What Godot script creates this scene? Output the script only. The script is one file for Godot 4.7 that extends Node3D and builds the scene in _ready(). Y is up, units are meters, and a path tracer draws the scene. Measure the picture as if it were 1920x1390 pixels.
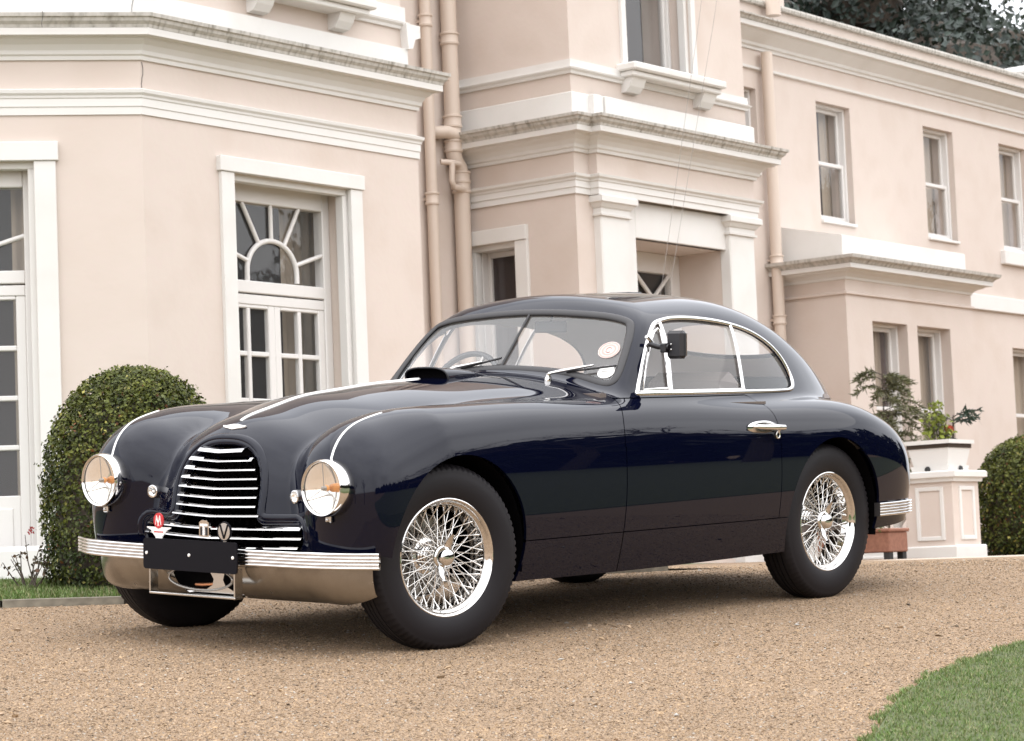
extends Node3D
# World: x runs along the parked car towards its tail, y is up, z points to the car's near side.
# The drive slopes up towards the house, so the car has its own tilted frame (CAR) and the house its own turned frame (HOUSE).

var M := {}
var taken := {}
var HOUSE := Transform3D(Basis(Vector3.UP, 0.0451), Vector3.ZERO)
var CAR := Transform3D(Basis(Vector3(0, 0, 1), 0.0444) * Basis(Vector3(1, 0, 0), 0.0805), Vector3.ZERO)

# ---------------------------------------------------------------- naming
func numbered(called: String, parent: Node) -> String:
	var key := str(parent.get_instance_id()) + called
	taken[key] = taken.get(key, -1) + 1
	return called if taken[key] == 0 else "%s_%03d" % [called, taken[key]]

func tag(o: Node, label: String, category: String, group := "") -> Node:
	o.set_meta("label", label)
	o.set_meta("category", category)
	if group: o.set_meta("group", group)
	return o

func hold(called: String, parent: Node = self, t := Transform3D.IDENTITY) -> Node3D:
	var o := Node3D.new()
	o.name = numbered(called, parent)
	o.transform = t
	parent.add_child(o, true)
	return o

func put(called: String, g, material: Material, parent: Node = self, t := Transform3D.IDENTITY) -> MeshInstance3D:
	var o := MeshInstance3D.new()
	o.name = numbered(called, parent)
	o.mesh = g.mesh() if g is Geo else g
	o.material_override = material
	o.transform = t
	parent.add_child(o, true)
	return o

func many(called: String, mesh: Mesh, material: Material, spots: Array, colors: PackedColorArray, parent: Node = self) -> MultiMeshInstance3D:
	var mm := MultiMesh.new()
	mm.transform_format = MultiMesh.TRANSFORM_3D
	mm.use_colors = true
	mm.mesh = mesh
	mm.instance_count = spots.size()
	var b := PackedFloat32Array()
	b.resize(spots.size() * 16)
	var k := 0
	for i in spots.size():
		var t: Transform3D = spots[i]
		var c := colors[i]
		b[k] = t.basis.x.x; b[k + 1] = t.basis.y.x; b[k + 2] = t.basis.z.x; b[k + 3] = t.origin.x
		b[k + 4] = t.basis.x.y; b[k + 5] = t.basis.y.y; b[k + 6] = t.basis.z.y; b[k + 7] = t.origin.y
		b[k + 8] = t.basis.x.z; b[k + 9] = t.basis.y.z; b[k + 10] = t.basis.z.z; b[k + 11] = t.origin.z
		b[k + 12] = c.r; b[k + 13] = c.g; b[k + 14] = c.b; b[k + 15] = 1.0
		k += 16
	mm.buffer = b
	var o := MultiMeshInstance3D.new()
	o.name = numbered(called, parent)
	o.multimesh = mm
	o.material_override = material
	o.set_meta("kind", "stuff")
	parent.add_child(o, true)
	return o

# ---------------------------------------------------------------- geometry
class Geo:
	var v := PackedVector3Array()
	var n := PackedVector3Array()
	var c := PackedColorArray()
	var t := PackedInt32Array()
	var uv := PackedVector2Array()
	func vert(p: Vector3, nn: Vector3) -> int:
		v.push_back(p); n.push_back(nn)
		return v.size() - 1
	func tri(a: Vector3, b: Vector3, d: Vector3):
		var nn := (d - a).cross(b - a).normalized()
		var i := v.size()
		v.append_array([a, b, d]); n.append_array([nn, nn, nn]); t.append_array([i, i + 1, i + 2])
	func quad(a: Vector3, b: Vector3, d: Vector3, e: Vector3):
		var nn := (d - a).cross(b - a)
		if nn.length_squared() < 1e-14: nn = (e - a).cross(d - a)
		nn = nn.normalized()
		var i := v.size()
		v.append_array([a, b, d, e]); n.append_array([nn, nn, nn, nn])
		t.append_array([i, i + 1, i + 2, i, i + 2, i + 3])
	func quad_uv(a: Vector3, b: Vector3, d: Vector3, e: Vector3):
		quad(a, b, d, e)
		uv.append_array([Vector2(0, 0), Vector2(1, 0), Vector2(1, 1), Vector2(0, 1)])
	func box(lo: Vector3, hi: Vector3, bevel := 0.0, x := Transform3D.IDENTITY):
		var from := v.size()
		var s := (hi - lo) * 0.5
		var m := (hi + lo) * 0.5
		var e := s - Vector3.ONE * bevel
		for ax in 3:
			for sg in [-1.0, 1.0]:
				var q := []
				for k in [[-1, -1], [1, -1], [1, 1], [-1, 1]]:
					var p := Vector3.ZERO
					p[ax] = sg * s[ax]; p[(ax + 1) % 3] = k[0] * e[(ax + 1) % 3]; p[(ax + 2) % 3] = k[1] * e[(ax + 2) % 3]
					q.append(m + p)
				if sg > 0: quad(q[0], q[3], q[2], q[1])
				else: quad(q[0], q[1], q[2], q[3])
		if bevel > 0.0:
			for ax in 3:
				var b := (ax + 1) % 3
				var d := (ax + 2) % 3
				for sb in [-1.0, 1.0]:
					for sd in [-1.0, 1.0]:
						var q := []
						for k in [[0, -1], [0, 1], [1, 1], [1, -1]]:
							var p := Vector3.ZERO
							p[ax] = k[1] * e[ax]
							if k[0] == 0: p[b] = sb * s[b]; p[d] = sd * e[d]
							else: p[b] = sb * e[b]; p[d] = sd * s[d]
							q.append(m + p)
						if sb * sd > 0: quad(q[0], q[3], q[2], q[1])
						else: quad(q[0], q[1], q[2], q[3])
			for sx in [-1.0, 1.0]:
				for sy in [-1.0, 1.0]:
					for sz in [-1.0, 1.0]:
						var a := m + Vector3(sx * s.x, sy * e.y, sz * e.z)
						var b := m + Vector3(sx * e.x, sy * s.y, sz * e.z)
						var d := m + Vector3(sx * e.x, sy * e.y, sz * s.z)
						if sx * sy * sz > 0: tri(a, d, b)
						else: tri(a, b, d)
		if x != Transform3D.IDENTITY: move(from, x)
	func move(from: int, x: Transform3D):
		for i in range(from, v.size()):
			v[i] = x * v[i]; n[i] = (x.basis * n[i]).normalized()
	func paint(from: int, col: Color):
		while c.size() < from: c.push_back(Color(1, 1, 1))
		while c.size() < v.size(): c.push_back(col)
	func tube(pts: PackedVector3Array, r, sides := 8, closed := false, caps := true, squash := 1.0):
		var m := pts.size()
		var up := Vector3.UP
		var last := Vector3.ZERO
		var base := v.size()
		for i in m:
			var a := pts[(i - 1 + m) % m] if (i > 0 or closed) else pts[i]
			var b := pts[(i + 1) % m] if (i < m - 1 or closed) else pts[i]
			var d := (b - a).normalized()
			if i == 0:
				up = Vector3.UP if absf(d.y) < 0.9 else Vector3.RIGHT
				up = (up - d * up.dot(d)).normalized()
			else:
				up = (up - d * up.dot(d)).normalized()
			last = d
			var side := d.cross(up)
			var rr: float = r[i] if r is PackedFloat32Array else r
			for k in sides:
				var w := TAU * k / sides
				var nn := up * cos(w) + side * sin(w)
				vert(pts[i] + up * (cos(w) * rr) + side * (sin(w) * rr * squash), nn)
		var segs := m if closed else m - 1
		for i in segs:
			for k in sides:
				var a := base + i * sides + k
				var b := base + i * sides + (k + 1) % sides
				var e := base + ((i + 1) % m) * sides + k
				var f := base + ((i + 1) % m) * sides + (k + 1) % sides
				t.append_array([a, e, f, a, f, b])
		if caps and not closed:
			for q in [[base, pts[0], pts[0] - pts[1]], [base + (m - 1) * sides, pts[m - 1], pts[m - 1] - pts[m - 2]]]:
				var nn: Vector3 = q[2].normalized()
				var o := vert(q[1], nn)
				var ring := []
				for k in sides: ring.append(vert(v[q[0] + k], nn))
				for k in sides: t.append_array([o, ring[k], ring[(k + 1) % sides]])
	# profile points are (radius, height); the axis is +y of x
	func lathe(prof: PackedVector2Array, segs: int, x := Transform3D.IDENTITY, notch := {}, sharp := 40.0):
		var from := v.size()
		var m := prof.size()
		var nrm := []
		for i in m - 1:
			var d := prof[i + 1] - prof[i]
			nrm.append(Vector2(d.y, -d.x).normalized())
		for i in m - 1:
			var na: Vector2 = nrm[i]
			var nb: Vector2 = nrm[i]
			if i > 0 and rad_to_deg(absf(na.angle_to(nrm[i - 1]))) < sharp: na = (na + nrm[i - 1]).normalized()
			if i < m - 2 and rad_to_deg(absf(nb.angle_to(nrm[i + 1]))) < sharp: nb = (nb + nrm[i + 1]).normalized()
			var b := v.size()
			for k in segs + 1:
				var w := TAU * k / segs
				var cs := Vector3(cos(w), 0, sin(w))
				for e in 2:
					var p := prof[i + e]
					var q := na if e == 0 else nb
					var r := p.x
					if notch.has(i + e) and (k % 3) == 0: r -= notch[i + e]
					vert(cs * r + Vector3(0, p.y, 0), (cs * q.x + Vector3(0, q.y, 0)).normalized())
			for k in segs:
				var a := b + k * 2
				t.append_array([a, a + 1, a + 3, a, a + 3, a + 2])
		move(from, x)
	# moulding: plan path (u, v) and profile (projection, height), mitred at the corners
	func sweep(path: PackedVector2Array, prof: PackedVector2Array, caps := true):
		var m := path.size()
		var ring := []
		for i in m:
			var n1 := Vector2.ZERO
			var n2 := Vector2.ZERO
			if i > 0:
				var d := (path[i] - path[i - 1]).normalized()
				n1 = Vector2(-d.y, d.x)
			if i < m - 1:
				var d := (path[i + 1] - path[i]).normalized()
				n2 = Vector2(-d.y, d.x)
			if i == 0: n1 = n2
			if i == m - 1: n2 = n1
			var mit := (n1 + n2) / (1.0 + n1.dot(n2))
			var row := PackedVector3Array()
			for p in prof:
				var w := path[i] + mit * p.x
				row.push_back(Vector3(w.x, p.y, w.y))
			ring.append(row)
		for i in m - 1:
			for k in prof.size() - 1:
				quad(ring[i][k], ring[i + 1][k], ring[i + 1][k + 1], ring[i][k + 1])
		if caps:
			var tris := Geometry2D.triangulate_polygon(prof)
			for e in [0, m - 1]:
				for k in range(0, tris.size(), 3): tri(ring[e][tris[k]], ring[e][tris[k + 1]], ring[e][tris[k + 2]])
	func prism(poly: PackedVector2Array, depth: float, x := Transform3D.IDENTITY):
		var from := v.size()
		var tris := Geometry2D.triangulate_polygon(poly)
		for k in range(0, tris.size(), 3):
			var a := poly[tris[k]]
			var b := poly[tris[k + 1]]
			var d := poly[tris[k + 2]]
			tri(Vector3(a.x, a.y, depth), Vector3(b.x, b.y, depth), Vector3(d.x, d.y, depth))
			tri(Vector3(a.x, a.y, 0), Vector3(b.x, b.y, 0), Vector3(d.x, d.y, 0))
		for i in poly.size():
			var a := poly[i]
			var b := poly[(i + 1) % poly.size()]
			quad(Vector3(a.x, a.y, 0), Vector3(b.x, b.y, 0), Vector3(b.x, b.y, depth), Vector3(a.x, a.y, depth))
		move(from, x)
	# a raised strip along a path on a surface with the given normals: half round section of width w and height h
	func ribbon(pts: PackedVector3Array, nrm: PackedVector3Array, w, h: float, closed := false, steps := 6, lift := -0.002):
		var m := pts.size()
		var base := v.size()
		for i in m:
			var a := pts[(i - 1 + m) % m] if (i > 0 or closed) else pts[i]
			var b := pts[(i + 1) % m] if (i < m - 1 or closed) else pts[i]
			var d := (b - a).normalized()
			var nn := (nrm[i] - d * nrm[i].dot(d)).normalized()
			var side := d.cross(nn)
			var ww: float = w[i] if w is PackedFloat32Array else w
			for k in steps + 1:
				var q := PI * k / steps
				vert(pts[i] + nn * lift + side * (cos(q) * ww * 0.5) + nn * (sin(q) * h), (side * cos(q) * h + nn * sin(q) * ww * 0.5).normalized())
		var segs := m if closed else m - 1
		for i in segs:
			for k in steps:
				var a := base + i * (steps + 1) + k
				var e := base + ((i + 1) % m) * (steps + 1) + k
				t.append_array([a, e, e + 1, a, e + 1, a + 1])
		if not closed:
			for i in [0, m - 1]:
				for k in range(1, steps): t.append_array([base + i * (steps + 1), base + i * (steps + 1) + k, base + i * (steps + 1) + k + 1])
	func add(o: Geo, x := Transform3D.IDENTITY):
		var b := v.size()
		v.append_array(o.v); n.append_array(o.n)
		for i in o.t: t.push_back(i + b)
		move(b, x)
	func mesh() -> ArrayMesh:
		for k in range(0, t.size(), 3):
			var a := t[k]
			var b := t[k + 1]
			var d := t[k + 2]
			if (v[d] - v[a]).cross(v[b] - v[a]).dot(n[a] + n[b] + n[d]) < 0.0:
				t[k + 1] = d; t[k + 2] = b
		var arr := []
		arr.resize(Mesh.ARRAY_MAX)
		arr[Mesh.ARRAY_VERTEX] = v
		arr[Mesh.ARRAY_NORMAL] = n
		if c.size() == v.size(): arr[Mesh.ARRAY_COLOR] = c
		if uv.size() == v.size(): arr[Mesh.ARRAY_TEX_UV] = uv
		arr[Mesh.ARRAY_INDEX] = t
		var me := ArrayMesh.new()
		me.add_surface_from_arrays(Mesh.PRIMITIVE_TRIANGLES, arr)
		return me

# ---------------------------------------------------------------- materials
func lin(r: float, g: float, b: float, a := 1.0) -> Color:
	var k := Color(r, g, b).linear_to_srgb()
	k.a = a
	return k

func mat(called: String, col: Color, rough: float, metal := 0.0) -> StandardMaterial3D:
	var m := StandardMaterial3D.new()
	m.resource_name = called
	m.albedo_color = col
	m.roughness = rough
	m.metallic = metal
	M[called] = m
	return m

func noise(seed_: int, freq: float, kind := FastNoiseLite.TYPE_SIMPLEX_SMOOTH, octaves := 4) -> FastNoiseLite:
	var f := FastNoiseLite.new()
	f.seed = seed_; f.frequency = freq; f.noise_type = kind; f.fractal_octaves = octaves
	return f

func grey_image(f: FastNoiseLite, size := 512) -> Image:
	var im := f.get_seamless_image(size, size)
	im.convert(Image.FORMAT_RGB8)
	return im

func tinted(f: FastNoiseLite, stops: Array, size := 512) -> ImageTexture:
	var im := f.get_seamless_image(size, size)
	im.convert(Image.FORMAT_L8)
	var src := im.get_data()
	var lut := PackedByteArray()
	for i in 256:
		var x := i / 255.0
		var col: Color = stops[-1][1]
		for k in stops.size() - 1:
			if x <= stops[k + 1][0]:
				col = (stops[k][1] as Color).lerp(stops[k + 1][1], clampf((x - stops[k][0]) / (stops[k + 1][0] - stops[k][0]), 0, 1))
				break
		lut.append_array([int(col.r * 255), int(col.g * 255), int(col.b * 255)])
	var out := PackedByteArray()
	out.resize(src.size() * 3)
	for i in src.size():
		var b := src[i] * 3
		out[i * 3] = lut[b]; out[i * 3 + 1] = lut[b + 1]; out[i * 3 + 2] = lut[b + 2]
	return ImageTexture.create_from_image(Image.create_from_data(size, size, false, Image.FORMAT_RGB8, out))

func bumpy(f: FastNoiseLite, strength: float, size := 512) -> ImageTexture:
	var im := grey_image(f, size)
	im.bump_map_to_normal_map(strength)
	return ImageTexture.create_from_image(im)

func world_mapped(m: StandardMaterial3D, metres: float):
	m.uv1_triplanar = true
	m.uv1_world_triplanar = true
	m.uv1_scale = Vector3.ONE / metres

func make_materials():
	# stucco and painted stone of the house
	var m := mat("stucco", Color.WHITE, 0.85)
	m.albedo_texture = tinted(noise(3, 0.006, FastNoiseLite.TYPE_SIMPLEX_SMOOTH, 5), [[0.0, lin(0.565, 0.475, 0.412)], [0.45, lin(0.60, 0.515, 0.458)], [0.7, lin(0.61, 0.525, 0.468)], [1.0, lin(0.58, 0.495, 0.435)]])
	m.normal_enabled = true
	m.normal_texture = bumpy(noise(8, 0.09, FastNoiseLite.TYPE_SIMPLEX_SMOOTH, 3), 1.0)
	m.normal_scale = 0.12
	world_mapped(m, 3.1)
	m = mat("white_stucco", Color.WHITE, 0.75)
	m.albedo_texture = tinted(noise(13, 0.008, FastNoiseLite.TYPE_SIMPLEX_SMOOTH, 5), [[0.0, lin(0.65, 0.625, 0.59)], [0.5, lin(0.69, 0.67, 0.64)], [1.0, lin(0.70, 0.68, 0.655)]])
	m.normal_enabled = true
	m.normal_texture = M.stucco.normal_texture
	m.normal_scale = 0.08
	world_mapped(m, 2.3)
	m = mat("weathered_stone", Color.WHITE, 0.9)
	m.albedo_texture = tinted(noise(21, 0.03, FastNoiseLite.TYPE_SIMPLEX_SMOOTH, 6), [[0.0, lin(0.12, 0.11, 0.09)], [0.22, lin(0.27, 0.25, 0.215)], [0.35, lin(0.43, 0.405, 0.365)], [0.6, lin(0.53, 0.505, 0.465)], [1.0, lin(0.56, 0.53, 0.49)]])
	m.uv1_triplanar = true; m.uv1_world_triplanar = true
	m.uv1_scale = Vector3(1.1, 0.35, 1.1)
	m = mat("white_paint", lin(0.70, 0.675, 0.65), 0.45)
	m = mat("pipe_paint", lin(0.60, 0.50, 0.42), 0.5)
	m = mat("curtain", lin(0.42, 0.34, 0.26), 0.9)
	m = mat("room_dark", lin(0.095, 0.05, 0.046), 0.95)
	m = mat("pane", Color(0.9, 0.92, 0.92, 0.04), 0.02)
	m.transparency = BaseMaterial3D.TRANSPARENCY_ALPHA
	m.normal_enabled = true
	m.normal_texture = bumpy(noise(91, 0.012, FastNoiseLite.TYPE_SIMPLEX_SMOOTH, 2), 1.6)
	m.normal_scale = 0.10
	world_mapped(m, 0.9)
	m = mat("lead_roof", lin(0.22, 0.21, 0.20), 0.8)
	m = mat("iron_black", lin(0.02, 0.02, 0.02), 0.5)
	# ground
	m = mat("gravel", Color.WHITE, 0.95)
	m.albedo_texture = tinted(noise(31, 0.11, FastNoiseLite.TYPE_CELLULAR, 2), [[0.0, lin(0.165, 0.105, 0.062)], [0.45, lin(0.255, 0.173, 0.105)], [0.75, lin(0.31, 0.218, 0.138)], [1.0, lin(0.38, 0.28, 0.185)]], 1024)
	m.normal_enabled = true
	m.normal_texture = bumpy(noise(31, 0.11, FastNoiseLite.TYPE_CELLULAR, 2), 6.0, 1024)
	m.normal_scale = 0.8
	world_mapped(m, 1.25)
	m = mat("pebble", Color.WHITE, 0.85)
	m.vertex_color_use_as_albedo = true
	m = mat("turf", Color.WHITE, 0.95)
	m.albedo_texture = tinted(noise(41, 0.05, FastNoiseLite.TYPE_SIMPLEX_SMOOTH, 5), [[0.0, lin(0.04, 0.05, 0.018)], [0.5, lin(0.07, 0.085, 0.028)], [1.0, lin(0.11, 0.12, 0.045)]])
	world_mapped(m, 1.7)
	m = mat("leaf", Color.WHITE, 0.45)
	m.metallic_specular = 0.3
	m.vertex_color_use_as_albedo = true
	m.backlight_enabled = true
	m.backlight = Color(0.35, 0.4, 0.2)
	m = mat("blade", Color.WHITE, 0.6)
	m.vertex_color_use_as_albedo = true
	m.backlight_enabled = true
	m.backlight = Color(0.4, 0.45, 0.2)
	m = mat("bark", Color.WHITE, 0.9)
	m.albedo_texture = tinted(noise(51, 0.06), [[0.0, lin(0.035, 0.026, 0.02)], [1.0, lin(0.13, 0.10, 0.075)]], 256)
	world_mapped(m, 0.8)
	m = mat("timber", Color.WHITE, 0.9)
	m.albedo_texture = tinted(noise(53, 0.05), [[0.0, lin(0.13, 0.115, 0.09)], [1.0, lin(0.30, 0.27, 0.21)]], 256)
	world_mapped(m, 0.7)
	m = mat("terracotta", Color.WHITE, 0.8)
	m.albedo_texture = tinted(noise(57, 0.04), [[0.0, lin(0.20, 0.085, 0.055)], [1.0, lin(0.30, 0.14, 0.09)]], 256)
	world_mapped(m, 0.5)
	m = mat("pale_stone", lin(0.45, 0.43, 0.40), 0.8)
	m = mat("soil", lin(0.05, 0.035, 0.025), 1.0)
	m = mat("paving", lin(0.52, 0.44, 0.36), 0.85)
	m = mat("petal_red", lin(0.42, 0.05, 0.03), 0.6)
	# car
	m = mat("car_paint", lin(0.0017, 0.0024, 0.0095), 0.012)
	m.metallic_specular = 0.40
	m = mat("chrome", lin(0.70, 0.685, 0.67), 0.045, 1.0)
	m = mat("spoke_chrome", lin(0.80, 0.785, 0.76), 0.16, 1.0)
	m = mat("brushed_metal", lin(0.60, 0.585, 0.56), 0.22, 1.0)
	m = mat("valance_metal", Color.WHITE, 0.2, 1.0)
	m.albedo_texture = tinted(noise(61, 0.02), [[0.0, lin(0.20, 0.185, 0.17)], [0.45, lin(0.32, 0.30, 0.275)], [1.0, lin(0.38, 0.36, 0.335)]], 256)
	m.roughness_texture = tinted(noise(62, 0.04), [[0.0, Color(0.6, 0.6, 0.6)], [1.0, Color(1, 1, 1)]], 256)
	m.roughness = 0.3
	m.uv1_triplanar = true
	m.uv1_scale = Vector3.ONE * 1.5
	m = mat("steel_dull", lin(0.33, 0.31, 0.29), 0.38, 1.0)
	m = mat("tyre_rubber", lin(0.0095, 0.0078, 0.0095), 0.6)
	m.metallic_specular = 0.36
	m = mat("black_rubber", lin(0.022, 0.020, 0.021), 0.5)
	m = mat("black_plastic", lin(0.012, 0.011, 0.013), 0.42)
	m = mat("plate_black", lin(0.004, 0.0035, 0.006), 0.5)
	m.metallic_specular = 0.25
	m = mat("under_black", lin(0.004, 0.0035, 0.004), 0.9)
	m.metallic_specular = 0.1
	m = mat("car_glass", Color(0.95, 0.96, 0.96, 0.05), 0.01)
	m.transparency = BaseMaterial3D.TRANSPARENCY_ALPHA
	m = mat("lamp_glass", Color(0.98, 0.97, 0.94, 0.04), 0.02)
	m.transparency = BaseMaterial3D.TRANSPARENCY_ALPHA
	m = mat("amber", lin(0.75, 0.30, 0.05), 0.25)
	m = mat("reflector", lin(0.93, 0.90, 0.84), 0.10, 1.0)
	m = mat("leather", lin(0.14, 0.11, 0.095), 0.55)
	m = mat("headlining", lin(0.66, 0.62, 0.61), 0.9)
	m = mat("cable_grey", lin(0.30, 0.27, 0.25), 0.6)
	m = mat("dash", lin(0.03, 0.022, 0.02), 0.4)
	m = mat("badge_red", lin(0.50, 0.035, 0.04), 0.25)
	m = mat("enamel_white", lin(0.80, 0.78, 0.75), 0.3)
	m = mat("sticker_pink", lin(0.56, 0.31, 0.27), 0.6)
	m = mat("sticker_ring", lin(0.55, 0.46, 0.43), 0.6)
	m = mat("copper", lin(0.55, 0.24, 0.12), 0.35, 1.0)

# ---------------------------------------------------------------- ground heights (world)
func ground_y(x: float, z: float) -> float:
	var u := 0.99898 * x - 0.04508 * z
	var w := 0.04508 * x + 0.99898 * z
	var plane := maxf(0.044429 * x - 0.080754 * z, -1.6)
	var cap := 0.205 - 0.00322 * clampf(u, -40, 40) - 0.01786 * clampf(w, -9, 9)
	var h := maxf(0.06 - absf(plane - cap), 0.0) / 0.06
	return minf(plane, cap) - h * h * 0.015

func on_ground(x: float, z: float, lift := 0.0) -> Vector3:
	return Vector3(x, ground_y(x, z) + lift, z)

# ---------------------------------------------------------------- setting
func make_stage():
	var cam := Camera3D.new()
	cam.name = "camera"
	cam.position = Vector3(-7.0354, 0.1756, 7.1524)
	cam.rotation_order = EULER_ORDER_YXZ
	cam.rotation = Vector3(0.0826, -0.8614, -0.0408)
	cam.near = 0.1
	cam.far = 900.0
	cam.fov = 2.0 * rad_to_deg(atan(695.0 / 4791.6))
	var at := CameraAttributesPhysical.new()
	at.frustum_focal_length = 12.0 * 4791.6 / 695.0
	at.frustum_focus_distance = 10.6
	at.frustum_near = 0.1
	at.frustum_far = 900.0
	at.exposure_aperture = 9.0
	cam.attributes = at
	add_child(cam)
	cam.current = true
	# overcast sky with soft brighter and darker clouds
	var sky_mat := PanoramaSkyMaterial.new()
	var w := 512
	var h := 256
	var im := Image.create(w, h, false, Image.FORMAT_RGBF)
	var f := noise(5, 1.3, FastNoiseLite.TYPE_SIMPLEX_SMOOTH, 5)
	for j in h:
		var el := PI * (0.5 - (j + 0.5) / h)
		for i in w:
			var az := TAU * (i + 0.5) / w
			var d := Vector3(cos(el) * sin(az), sin(el), -cos(el) * cos(az))
			if el < 0.0:
				im.set_pixel(i, j, Color(0.20, 0.17, 0.13))
				continue
			var p := Vector3(d.x, d.y * 2.2 + 0.3, d.z)
			var q := f.get_noise_3dv(p) * 0.5 + 0.5
			var k := 0.90 + 1.08 * sin(el) + 0.85 * (q - 0.5)
			im.set_pixel(i, j, Color(k * 0.965, k * 0.985, k * 1.04))
	sky_mat.panorama = ImageTexture.create_from_image(im)
	var sky := Sky.new()
	sky.sky_material = sky_mat
	var env := Environment.new()
	env.background_mode = Environment.BG_SKY
	env.sky = sky
	env.ambient_light_source = Environment.AMBIENT_SOURCE_SKY
	env.background_energy_multiplier = 1.0
	env.tonemap_mode = Environment.TONE_MAPPER_LINEAR
	env.tonemap_exposure = 1.57
	env.sdfgi_enabled = true
	env.ssao_enabled = true
	env.ssil_enabled = true
	var we := WorldEnvironment.new()
	we.name = "environment"
	we.environment = env
	add_child(we)
	var sun := DirectionalLight3D.new()
	sun.name = "sun"
	sun.light_energy = 0.45
	sun.light_angular_distance = 160.0
	sun.light_color = Color(1.0, 0.98, 0.95)
	sun.shadow_enabled = true
	add_child(sun)
	sun.look_at_from_position(Vector3(-4.0, 9.0, 7.0), Vector3.ZERO)

func make_ground():
	var g := Geo.new()
	var nn := 170
	var q := func(s: float) -> float: return signf(s) * (pow(absf(s), 3.0) * 380.0 + absf(s) * 14.0)
	for j in nn + 1:
		for i in nn + 1:
			var x: float = 1.0 + q.call(2.0 * i / nn - 1.0)
			var z: float = 0.0 + q.call(2.0 * j / nn - 1.0)
			var e := 0.02
			g.vert(on_ground(x, z), Vector3(-(ground_y(x + e, z) - ground_y(x - e, z)), 2 * e, -(ground_y(x, z + e) - ground_y(x, z - e))).normalized())
	for j in nn:
		for i in nn:
			var a := j * (nn + 1) + i
			g.t.append_array([a, a + 1, a + nn + 2, a, a + nn + 2, a + nn + 1])
	put("gravel_drive", g, M.gravel).set_meta("kind", "structure")

	# loose stones, denser towards the camera
	var pe := Geo.new()
	var r := RandomNumberGenerator.new()
	r.seed = 77
	var dirs := [Vector3(1, 0, 0), Vector3(-1, 0, 0), Vector3(0, 0.62, 0), Vector3(0, -0.62, 0), Vector3(0, 0, 1), Vector3(0, 0, -1)]
	for f in [[0, 2, 4], [4, 2, 1], [1, 2, 5], [5, 2, 0], [0, 4, 3], [4, 1, 3], [1, 5, 3], [5, 0, 3]]:
		var a: Vector3 = dirs[f[0]]
		var b: Vector3 = dirs[f[1]]
		var c: Vector3 = dirs[f[2]]
		pe.tri(a, b, c)
	var spots := []
	var cols := PackedColorArray()
	var eye := Vector3(-7.0354, 0.1756, 7.1524)
	var fwd := Vector3(0.757, 0.08, -0.648)
	var side := Vector3(0.65, 0, 0.76)
	var patch := noise(88, 0.9)
	while spots.size() < 330000:
		var d := 6.4 * pow(16.5 / 6.4, pow(r.randf(), 0.95))
		var s := (r.randf() - 0.5) * 0.44 * d
		var p := eye + fwd * d + side * s
		if lawn_side(p.x, p.z) > -0.01 or edge_side(p.x, p.z) > 0.0 and p.x < 3.4: continue
		var big := pow(r.randf(), 5.0)
		var size := 0.0024 + 0.0036 * big
		if r.randf() < 0.0006: size = 0.010 + 0.006 * r.randf()
		var bs := Basis.from_euler(Vector3(r.randf_range(-0.5, 0.5), r.randf() * TAU, r.randf_range(-0.5, 0.5))) * Basis.from_scale(Vector3(size * r.randf_range(0.8, 1.5), size * r.randf_range(0.7, 1.1), size))
		spots.append(Transform3D(bs, on_ground(p.x, p.z, size * 0.15)))
		var k := (0.58 + 0.78 * pow(r.randf(), 1.3)) * (1.0 + 0.16 * patch.get_noise_2d(p.x, p.z) + 0.10 * patch.get_noise_2d(p.x * 4.0 + 50.0, p.z * 4.0))
		var warm := r.randf()
		var c := Color(0.315 * k, (0.21 + 0.022 * warm) * k, (0.115 + 0.045 * warm) * k)
		if r.randf() < 0.04: c = Color(0.36, 0.33, 0.29)
		if r.randf() < 0.055: c = c * 0.32
		cols.push_back(c)
	var st := many("loose_gravel", pe.mesh(), M.pebble, spots, cols)
	tag(st, "loose tan and brown gravel stones scattered over the drive", "gravel")
	# bits of dead leaf and twig trodden into the gravel
	var lf := Geo.new()
	lf.quad(Vector3(-1, 0, 0), Vector3(-0.2, 0.12, 0.45), Vector3(1, 0.05, 0.1), Vector3(0.1, 0.1, -0.45))
	spots = []
	cols = PackedColorArray()
	while spots.size() < 2600:
		var d := 6.4 * pow(15.0 / 6.4, r.randf())
		var p := eye + fwd * d + side * ((r.randf() - 0.5) * 0.44 * d)
		if lawn_side(p.x, p.z) > -0.01 or edge_side(p.x, p.z) > 0.0 and p.x < 3.4: continue
		var size := r.randf_range(0.003, 0.012)
		spots.append(Transform3D(Basis.from_euler(Vector3(r.randf_range(-0.4, 0.4), r.randf() * TAU, r.randf_range(-0.4, 0.4))) * Basis.from_scale(Vector3(size, size, size * r.randf_range(0.25, 1.0))), on_ground(p.x, p.z, 0.004)))
		cols.push_back(Color(0.09, 0.05, 0.026) * r.randf_range(0.4, 2.0))
	tag(many("leaf_litter", lf.mesh(), M.pebble, spots, cols), "small brown flakes of dead leaf and twig lying on the gravel", "leaf litter")
	for k in 4:
		var w: Vector3 = [Vector3(-0.42, 0, 1.93), Vector3(-2.05, 0, 2.55), Vector3(-0.93, 0, 2.5), Vector3(1.42, 0, 1.33)][k]
		var st2 := Geo.new()
		st2.add(pe)
		for i in st2.v.size(): st2.n[i] = st2.v[i].normalized()
		var o := put("pale_stone", st2, M.pale_stone, self, Transform3D(Basis(Vector3.UP, 0.7 * k) * Basis.from_scale(Vector3(0.013, 0.008, 0.010)), on_ground(w.x, w.z, 0.006)))
		tag(o, ["pale grey stone lying on the gravel in front of the near front wheel", "round grey stone at the bottom edge of the drive, left of the others", "whitish flat stone near the bottom edge of the drive", "small pale stone on the gravel between the car door and the lawn"][k], "stone", "pale stones on the gravel")

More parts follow.
